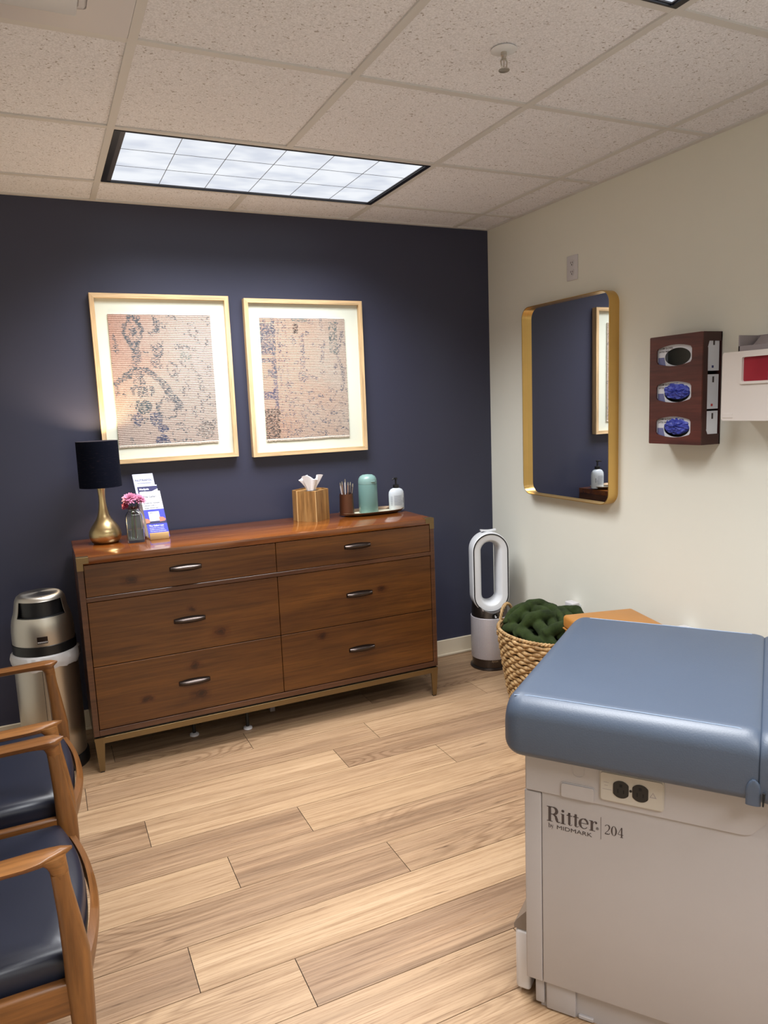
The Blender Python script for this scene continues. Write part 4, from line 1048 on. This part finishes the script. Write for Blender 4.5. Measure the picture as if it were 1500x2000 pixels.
p1 = put('foot_section', pad(-.036, .4812, -.053, .643, .662, .806, .045, .030, .0), 'blue', t, world=False, smooth=60, label='blue vinyl padded foot section')
p2 = put('seat_section', pad(.4805, L + .02, -.056, .643, .660, .806, .030, .05, 0, .0, va=.003, za=.009), 'blue', t, world=False, smooth=60, label='blue vinyl padded seat section')
b = NB(); tube(b, [(-.014, -.022, .7990), (.02, -.0225, .8032), (.25, -.023, .8036), (.44, -.023, .8030), (.468, -.024, .798)], .0013, 6); put('seam', b, 'seam', p1, world=False)
b = NB(); tube(b, [(.02, .600, .8058), (.25, .600, .8062), (.45, .600, .8056)], .0012, 6); put('seam', b, 'seam', p1, world=False)
b = NB(); rs = []
for i in range(15):      # turned-in vinyl lip where the two pads meet
    u = i / 14; z = .664 + .052 * u; w_ = .0135 if u < .45 else .0135 * math.sqrt(max(0, 1 - ((u - .45) / .56) ** 2)) + .0006
    rs.append([(.471 + w_ * math.cos(a), -.0535 - .0045 * math.sin(a) * (1 if math.sin(a) > 0 else .4), z) for a in [2 * PI * q / 14 for q in range(14)]])
rings(b, rs, True); put('vinyl_lip', b, 'blue', p1, world=False)
b = NB(); tube(b, [(.488, -.0605, .668), (.489, -.0605, .695)], [.0015, .0028], 8); put('lip_gap', b, 'dark', p1, world=False)
b = NB(); lathe(b, [(.006, -.012), (.006, 0)], (-.012, .008, .668), 12); put('pad_bolt', b, 'steel', t, world=False)

# ------------------------------------------------------------------ armchairs
def armchair(y0, y1, label, seed):
    yc = (y0 + y1) / 2; hw_ = (y1 - y0) / 2; X0 = -2.392
    t = thing('armchair', label, 'chair', (X0 - .28, yc, 0), group=None)
    def leg(yy, s, front):
        b = NB(); rs = []
        if front: pr = [(0, .0135, .0, 0), (.15, .017, 0, 0), (.30, .0225, 0, 0), (.385, .0250, 0, 0), (.44, .0245, .0, 0), (.52, .0195, -.006, 0), (.58, .0165, -.012, 0), (.612, .0160, -.0145, 0)]
        else: pr = [(0, .013, -.05, 0), (.25, .019, -.012, 0), (.42, .022, 0, 0), (.55, .020, -.01, 0), (.66, .016, -.03, 0), (.80, .012, -.065, 0)]
        bx_ = X0 if front else X0 - .50
        for z, r, dx, _ in pr:
            rs.append([(bx_ + dx + r * math.copysign(abs(math.cos(a)) ** .7, math.cos(a)), yy + r * .92 * math.copysign(abs(math.sin(a)) ** .7, math.sin(a)), z) for a in [2 * PI * k / 20 for k in range(20)]])
        rings(b, rs, True); put('leg', b, 'chairz', t, smooth=50)
    for s, yy in ((1, y1), (-1, y0)):
        leg(yy, s, True); leg(yy, s, False)
        # arm: leaf-shaped plan, flared underside running into the post
        b = NB(); rs = []; n = 26
        for i in range(n + 1):
            u = i / n; x = X0 + .012 - .535 * u
            lead = min(1, (u / (.16 if s < 0 else .06))) ; tipw = math.sqrt(max(0.0, 1 - (1 - lead) ** 2))
            wi = .024 * tipw + .0008; wo = .030 * math.sin(PI / 2 * lead) ** 1.3 + .0006
            wi *= (1 - .25 * u); wo *= (1 - .25 * u)
            th = .020 + .006 * math.exp(-((u - .06) / .05) ** 2) - .004 * u; th *= .25 + .75 * tipw
            top = .655 - .012 * u + .010 * max(0, u - .6)
            inn, outw = yy - s * (wi - 0.0), yy + s * wo
            cyy = yy - s * .004 * (1 - lead)
            rs.append([(x, cyy - s * wi, top - .002), (x, cyy - s * wi * .8, top), (x, cyy + s * wo * .8, top), (x, cyy + s * wo, top - .003), (x, cyy + s * wo * .72, top - th * .75), (x, cyy + s * wo * .2, top - th), (x, cyy - s * wi * .3, top - th), (x, cyy - s * wi * .8, top - th * .7)])
        rings(b, rs, True)
        # knuckle blending arm into the front post
        rs = []
        for z, rx_, ry_, dx in ((.600, .0160, .0148, -.0135), (.616, .0165, .0152, -.0145), (.626, .0180, .0160, -.017), (.634, .0215, .0175, -.021), (.641, .027, .0185, -.027), (.646, .034, .0190, -.034)):
            rs.append([(X0 + dx + rx_ * math.cos(a), yy + ry_ * math.sin(a), z) for a in [2 * PI * k / 20 for k in range(20)]])
        rings(b, rs, True); put('armrest', b, 'chair', t, smooth=60)
        b = NB(); box(b, X0 - .49, X0 - .012, yy - .012, yy + .012, .318, .388, .006, 3); put('side_rail', b, 'chair', t)
    # bowed front rail
    def bow(v): return .040 * (1 - v * v)
    b = NB(); rs = []
    for i in range(29):
        v = -1 + i / 14; x = X0 + .004 + bow(v); z1 = .393 - .0 * v * v; hgt = .042 + .012 * v * v; wdt = .0095
        tw = .008 * (1 - v * v)
        rs.append([(x - wdt, yc + v * hw_, z1), (x + wdt * .6, yc + v * hw_, z1 - .001 - tw), (x + wdt * .85, yc + v * hw_, z1 - hgt * .5), (x + wdt * .4, yc + v * hw_, z1 - hgt), (x - wdt, yc + v * hw_, z1 - hgt)])
    rings(b, rs, True); put('front_rail', b, 'chairy', t, smooth=50)
    b = NB(); box(b, X0 - .515, X0 - .49, y0, y1, .33, .385, .006, 2); put('rear_rail', b, 'chairy', t)
    # seat cushion
    b = NB(); rs = []
    n = 30
    def plan(s_, dx=0):
        pts = []; hh = (hw_ - .016) * 1.0 - (1 - s_) * .05; xf = X0 - .012; xb = X0 - .49
        for i in range(17): v = -1 + i / 8; pts.append((xf + bow(v) - (1 - s_) * .06, yc + v * hh))
        for i in range(17): v = 1 - i / 8; pts.append((xb + (1 - s_) * .06, yc + v * hh * .95))
        return pts
    for s_, z in ((.96, .345), (1.0, .36), (1.0, .392), (.98, .410), (.90, .427), (.72, .436), (.4, .440), (.1, .441)): rs.append([(x, y, z) for x, y in plan(s_)])
    rings(b, rs, True); put('seat', b, 'leather', t, smooth=60)
    # padded back between the rear posts
    b = NB(); rs = []
    for z, dx, th in ((.47, .010, .008), (.48, .006, .022), (.54, -.008, .026), (.66, -.035, .026), (.76, -.058, .022), (.775, -.062, .008)):
        pts = []
        for i in range(17): v = -1 + i / 8; pts.append((X0 - .50 + dx - .035 * (1 - v * v) + th * (1 - abs(v) ** 6 * .5), yc + v * (hw_ - .02), z))
        for i in range(17): v = 1 - i / 8; pts.append((X0 - .50 + dx - .035 * (1 - v * v) - th * .4, yc + v * (hw_ - .02), z))
        rs.append(pts)
    rings(b, rs, True); put('backrest', b, 'leather', t, smooth=60)
    b = NB(); rs = []
    for i in range(21):
        v = -1 + i / 10; x = X0 - .565 - .045 * (1 - v * v)
        rs.append([(x - .010, yc + v * hw_, .775), (x + .012, yc + v * hw_, .775), (x + .010, yc + v * hw_, .815), (x - .008, yc + v * hw_, .815)])
    rings(b, rs, True); put('top_rail', b, 'chairy', t, smooth=50)
    return t
armchair(-1.520, -.975, 'wooden armchair with navy seat nearest the waste bin', 1)
armchair(-2.160, -1.622, 'wooden armchair with navy seat in the lower left foreground', 2)

# ------------------------------------------------------------------ mirror
my0, my1, mz0, mz1, md_ = -1.031, -.385, .962, 1.920, .056
t = thing('wall_mirror', 'rounded rectangular mirror in a deep gold metal frame on the cream wall', 'mirror', (0, (my0 + my1) / 2, mz0))
b = NB(); plate(b, rrect(my0, my1, mz0, mz1, .058, 12), [rrect(my0 + .0035, my1 - .0035, mz0 + .0035, mz1 - .0035, .0545, 12)], md_, fr((0, 0, 0), (0, 1, 0), (0, 0, 1), (-1, 0, 0))); put('frame', b, 'gold', t, smooth=30)
b = NB(); plate(b, rrect(my0 + .003, my1 - .003, mz0 + .003, mz1 - .003, .055, 12), [], .004, fr((-.022, 0, 0), (0, 1, 0), (0, 0, 1), (-1, 0, 0))); put('mirror_glass', b, 'mirror', t, smooth=0)

# ------------------------------------------------------------------ wall outlet
oy0, oy1, oz0, oz1 = -.760, -.683, 2.006, 2.120
t = thing('wall_outlet', 'white duplex wall outlet above the gold mirror', 'outlet', (0, -.72, 2.06))
b = NB(); box(b, -.006, 0, oy0, oy1, oz0, oz1, .0025, 2); cp = put('cover_plate', b, 'whitesat', t)
for zc in (2.042, 2.084):
    b = NB(); plate(b, rrect(-.737, -.706, zc - .0155, zc + .0155, .010, 5), [], .002, fr((-.0055, 0, 0), (0, 1, 0), (0, 0, 1), (-1, 0, 0))); rc = put('receptacle', b, 'whitesat', t)
    b = NB()
    for dy, dz, a_, c_ in ((-.006, .003, .0012, .004), (.006, .003, .0012, .0045), (0, -.007, .0025, .0025)): box(b, -.0082, -.0074, -.7215 + dy - a_, -.7215 + dy + a_, zc + dz - c_, zc + dz + c_)
    put('slots', b, 'dark', rc, smooth=0)

# ------------------------------------------------------------------ glove dispenser
gy0, gy1, gz0, gz1, gd = -1.577, -1.318, 1.258, 1.680, .104
t = thing('glove_dispenser', 'mahogany laminate triple glove box holder on the cream wall', 'glove dispenser', (0, (gy0 + gy1) / 2, gz0))
def barrel(yc, zc, hw_, hh):
    pts = []
    n = 10
    for i in range(n + 1): u = 1 - 2 * i / n; pts.append((yc + u * hw_ * (.93 if abs(u) == 1 else .93), zc + hh * (.72 + .28 * (1 - u * u))))
    pts.append((yc - hw_, zc + hh * .5)); pts.append((yc - hw_, zc - hh * .5))
    for i in range(n + 1): u = -1 + 2 * i / n; pts.append((yc + u * hw_ * .93, zc - hh * (.72 + .28 * (1 - u * u))))
    pts.append((yc + hw_, zc - hh * .5)); pts.append((yc + hw_, zc + hh * .5))
    return pts
wins = [(-1.441, 1.603), (-1.441, 1.462), (-1.441, 1.326)]
b = NB(); plate(b, rrect(gy0, gy1, gz0, gz1, .004, 3), [barrel(a, c, .0875, .041) for a, c in wins], .006, fr((-gd + .006, 0, 0), (0, 1, 0), (0, 0, 1), (-1, 0, 0)))
put('front_panel', b, 'mahog', t, smooth=30)
b = NB()
for y in (gy0, gy1):
    s = 1 if y == gy0 else -1
    ya, yb = sorted((y, y + s * .005))
    for z0, z1, zz in ((gz1 - .034, gz1, gz1 - .058), (gz0, gz0 + .040, gz0 + .058)):
        plate(b, [(-gd + .006, zz), (-gd + .028, zz), (-gd + .036, z0 if zz < z1 and zz < z0 else z1), (-.001, z0 if zz < z0 else z1), (-.001, z1 if zz < z0 else z0), (-gd + .006, z1 if zz < z0 else z0)], [], yb - ya, fr((0, yb, 0), (1, 0, 0), (0, 0, 1), (0, -1, 0)))
    box(b, -gd + .006, -gd + .030, ya, yb, gz0 + .058, gz1 - .058)
box(b, -gd + .006, -.001, gy0 + .005, gy1 - .005, gz1 - .005, gz1 - .0005); box(b, -gd + .006, -.001, gy0 + .005, gy1 - .005, gz0 + .0005, gz0 + .005); box(b, -.006, -.001, gy0, gy1, gz0, gz1)
put('casing', b, 'mahogd', t, smooth=30)
for i, ((yc, zc), (z0, z1), lb) in enumerate(zip(wins, ((1.536, 1.660), (1.393, 1.522), (1.2645, 1.385)), ('empty glove carton in the top window of the mahogany holder', 'glove carton in the middle window of the mahogany holder', 'glove carton in the bottom window of the mahogany holder'))):
    g = thing('glove_carton', lb, 'glove box', (-.05, yc, z0), group='glove cartons in the mahogany holder')
    oval = [(yc - .010 + .064 * math.cos(2 * PI * k / 32), zc - .006 + .034 * math.sin(2 * PI * k / 32)) for k in range(32)]
    b = NB(); x0 = -gd + .010
    plate(b, [(gy0 + .004, z0), (gy1 - .008, z0), (gy1 - .008, z1), (gy0 + .004, z1)], [oval], .002, fr((x0 + .002, 0, 0), (0, 1, 0), (0, 0, 1), (-1, 0, 0)))
    box(b, x0 + .002, -.012, gy0 + .0035, gy0 + .006, z0, z1); box(b, x0 + .002, -.012, gy1 - .0105, gy1 - .008, z0, z1); box(b, x0 + .002, -.012, gy0 + .006, gy1 - .0105, z1 - .002, z1); box(b, x0 + .002, -.012, gy0 + .006, gy1 - .0105, z0, z0 + .002)
    bx_ = put('carton', b, 'card', g, smooth=0)
    b = NB(); box(b, -.016, -.012, gy0 + .006, gy1 - .0105, z0 + .002, z1 - .002); put('carton_back', b, 'cardin', g, smooth=0)
    FG = fr((x0 - .0001, 0, 0), (0, -1, 0), (0, 0, 1), (-1, 0, 0))
    b = NB(); plate(b, [(-(gy1 - .036), zc - .04), (-(gy1 - .075), zc - .04), (-(gy1 - .066), zc - .005), (-(gy1 - .036), zc - .005)], [], .0003, FG); put('printed_patch', b, 'cardprint', bx_, smooth=0)
    b = NB(); plate(b, [(-(gy0 + .054), zc + .036), (-(gy0 + .048), zc + .036), (-(gy0 + .042), zc + .006), (-(gy0 + .045), zc + .006)], [], .0003, FG); put('printed_stripe', b, 'navyprint', bx_, smooth=0)
    b = text_bm('EXAM GLOVES', .0105, FG @ Matrix.Translation((-(gy1 - .040), zc + .026, .0003)), .0001, bold=.0002)
    merge(b, text_bm('LATEX FREE', .0095, FG @ Matrix.Translation((-(gy1 - .040), zc + .014, .0003)), .0001, bold=.0002)); put('lettering', b, 'print', bx_, smooth=0)
    # end flap prints
    FE = fr((0, gy0 + .0034, 0), (1, 0, 0), (0, 0, 1), (0, -1, 0))
    b = NB(); plate(b, [(-.045, z1 - .03), (-.036, z1 - .03), (-.036, z1 - .008), (-.045, z1 - .008)], [], .0003, FE); put('end_print', b, 'print', bx_, smooth=0)
    b = NB(); plate(b, [(-.050, z0 + .010), (-.040, z0 + .010), (-.040, z0 + .019), (-.050, z0 + .019)], [], .0003, FE); put('end_logo', b, 'navyprint' if i == 0 else 'redprint' if i == 1 else 'label', bx_, smooth=0)
    if i:
        n_ = 36; b = NB(); rs = []
        for j in range(9):
            ph = PI / 2 * j / 8
            row = []
            for k in range(n_):
                a = 2 * PI * k / n_; cr = .0045 * noise.noise(Vector((math.cos(a) * 3, math.sin(a) * 3, j * .6 + i * 7))) + .0035 * noise.noise(Vector((math.cos(a) * 8, math.sin(a) * 8, j * 1.3 + i)))
                ry_ = (.063 + cr) * math.cos(ph * .98) + .0005; rz_ = (.032 + cr) * math.cos(ph * .98) + .0005
                row.append((max(-gd - .006, x0 + .004 - .016 * math.sin(ph) - cr * 1.6), yc - .010 + ry_ * math.cos(a), zc - .002 + rz_ * math.sin(a) + (.004 if math.sin(a) > 0 else .006)))
            rs.append(row)
        rings(b, rs, True)
        gl = put('nitrile_glove', b, 'nitrile', None, smooth=22)
        tag(gl, 'crumpled blue nitrile glove poking out of the %s window of the mahogany holder' % ('middle' if i == 1 else 'bottom'), 'glove', 'gloves in the mahogany holder')

# ------------------------------------------------------------------ sharps container
sy1, sy0, sz0, sz1, sd_ = -1.686, -2.02, 1.352, 1.592, .128
t = thing('sharps_cabinet', 'white wall-mounted sharps cabinet with red window at right picture edge', 'sharps container', (0, (sy0 + sy1) / 2, sz0))
b = NB(); box(b, -sd_ + .012, 0, sy0 + .006, sy1 - .004, sz0 + .004, sz1 - .004, .008, 3); put('body', b, 'sharps', t)
yw1, yw0, zw0, zw1 = -1.762, -1.945, 1.479, 1.580
b = NB(); plate(b, rrect(sy0, sy1, sz0, sz1, .010, 5), [rrect(yw0 + .009, yw1 - .009, zw0 + .009, zw1 - .009, .006, 4)], .012, fr((-sd_ + .013, 0, 0), (0, 1, 0), (0, 0, 1), (-1, 0, 0)))
dr = put('door', b, 'sharps', t, smooth=30)
b = NB(); plate(b, rrect(yw0, yw1, zw0, zw1, .010, 5), [rrect(yw0 + .009, yw1 - .009, zw0 + .009, zw1 - .009, .006, 4)], .006, fr((-sd_ + .0015, 0, 0), (0, 1, 0), (0, 0, 1), (-1, 0, 0))); put('window_frame', b, 'sharps', dr, smooth=30)
b = NB(); box(b, -sd_ + .006, -sd_ + .009, yw0 + .008, yw1 - .008, zw0 + .008, zw1 - .008); wn = put('window', b, 'red', dr, smooth=0)
b = NB(); box(b, -sd_ + .0045, -sd_ + .0055, -1.905, -1.868, 1.489, 1.528); put('sticker', b, 'pwhite', wn, smooth=0)
b = NB(); box(b, -sd_ - .0008, -sd_ + .002, -1.735, sy1 - .008, 1.362, 1.378, .0006, 1); put('lock_plate', b, 'sharps', dr)
b = NB()
for pz in ((-.094, -1.730, -1.725), (-.094, -1.99, -1.985)): box(b, -.095, 0, pz[1], pz[2], sz1, sz1 + .058)
box(b, -.006, 0, -1.99, -1.725, sz1, sz1 + .058); box(b, -.095, -.088, -1.99, -1.725, sz1, sz1 + .02)
rings(b, [[(-.006, y, sz1 + .056), (-.006, y, sz1), (-.075, y, sz1)] for y in (-1.985, -1.745)], True); put('drop_chute', b, 'mauve', t, smooth=0)
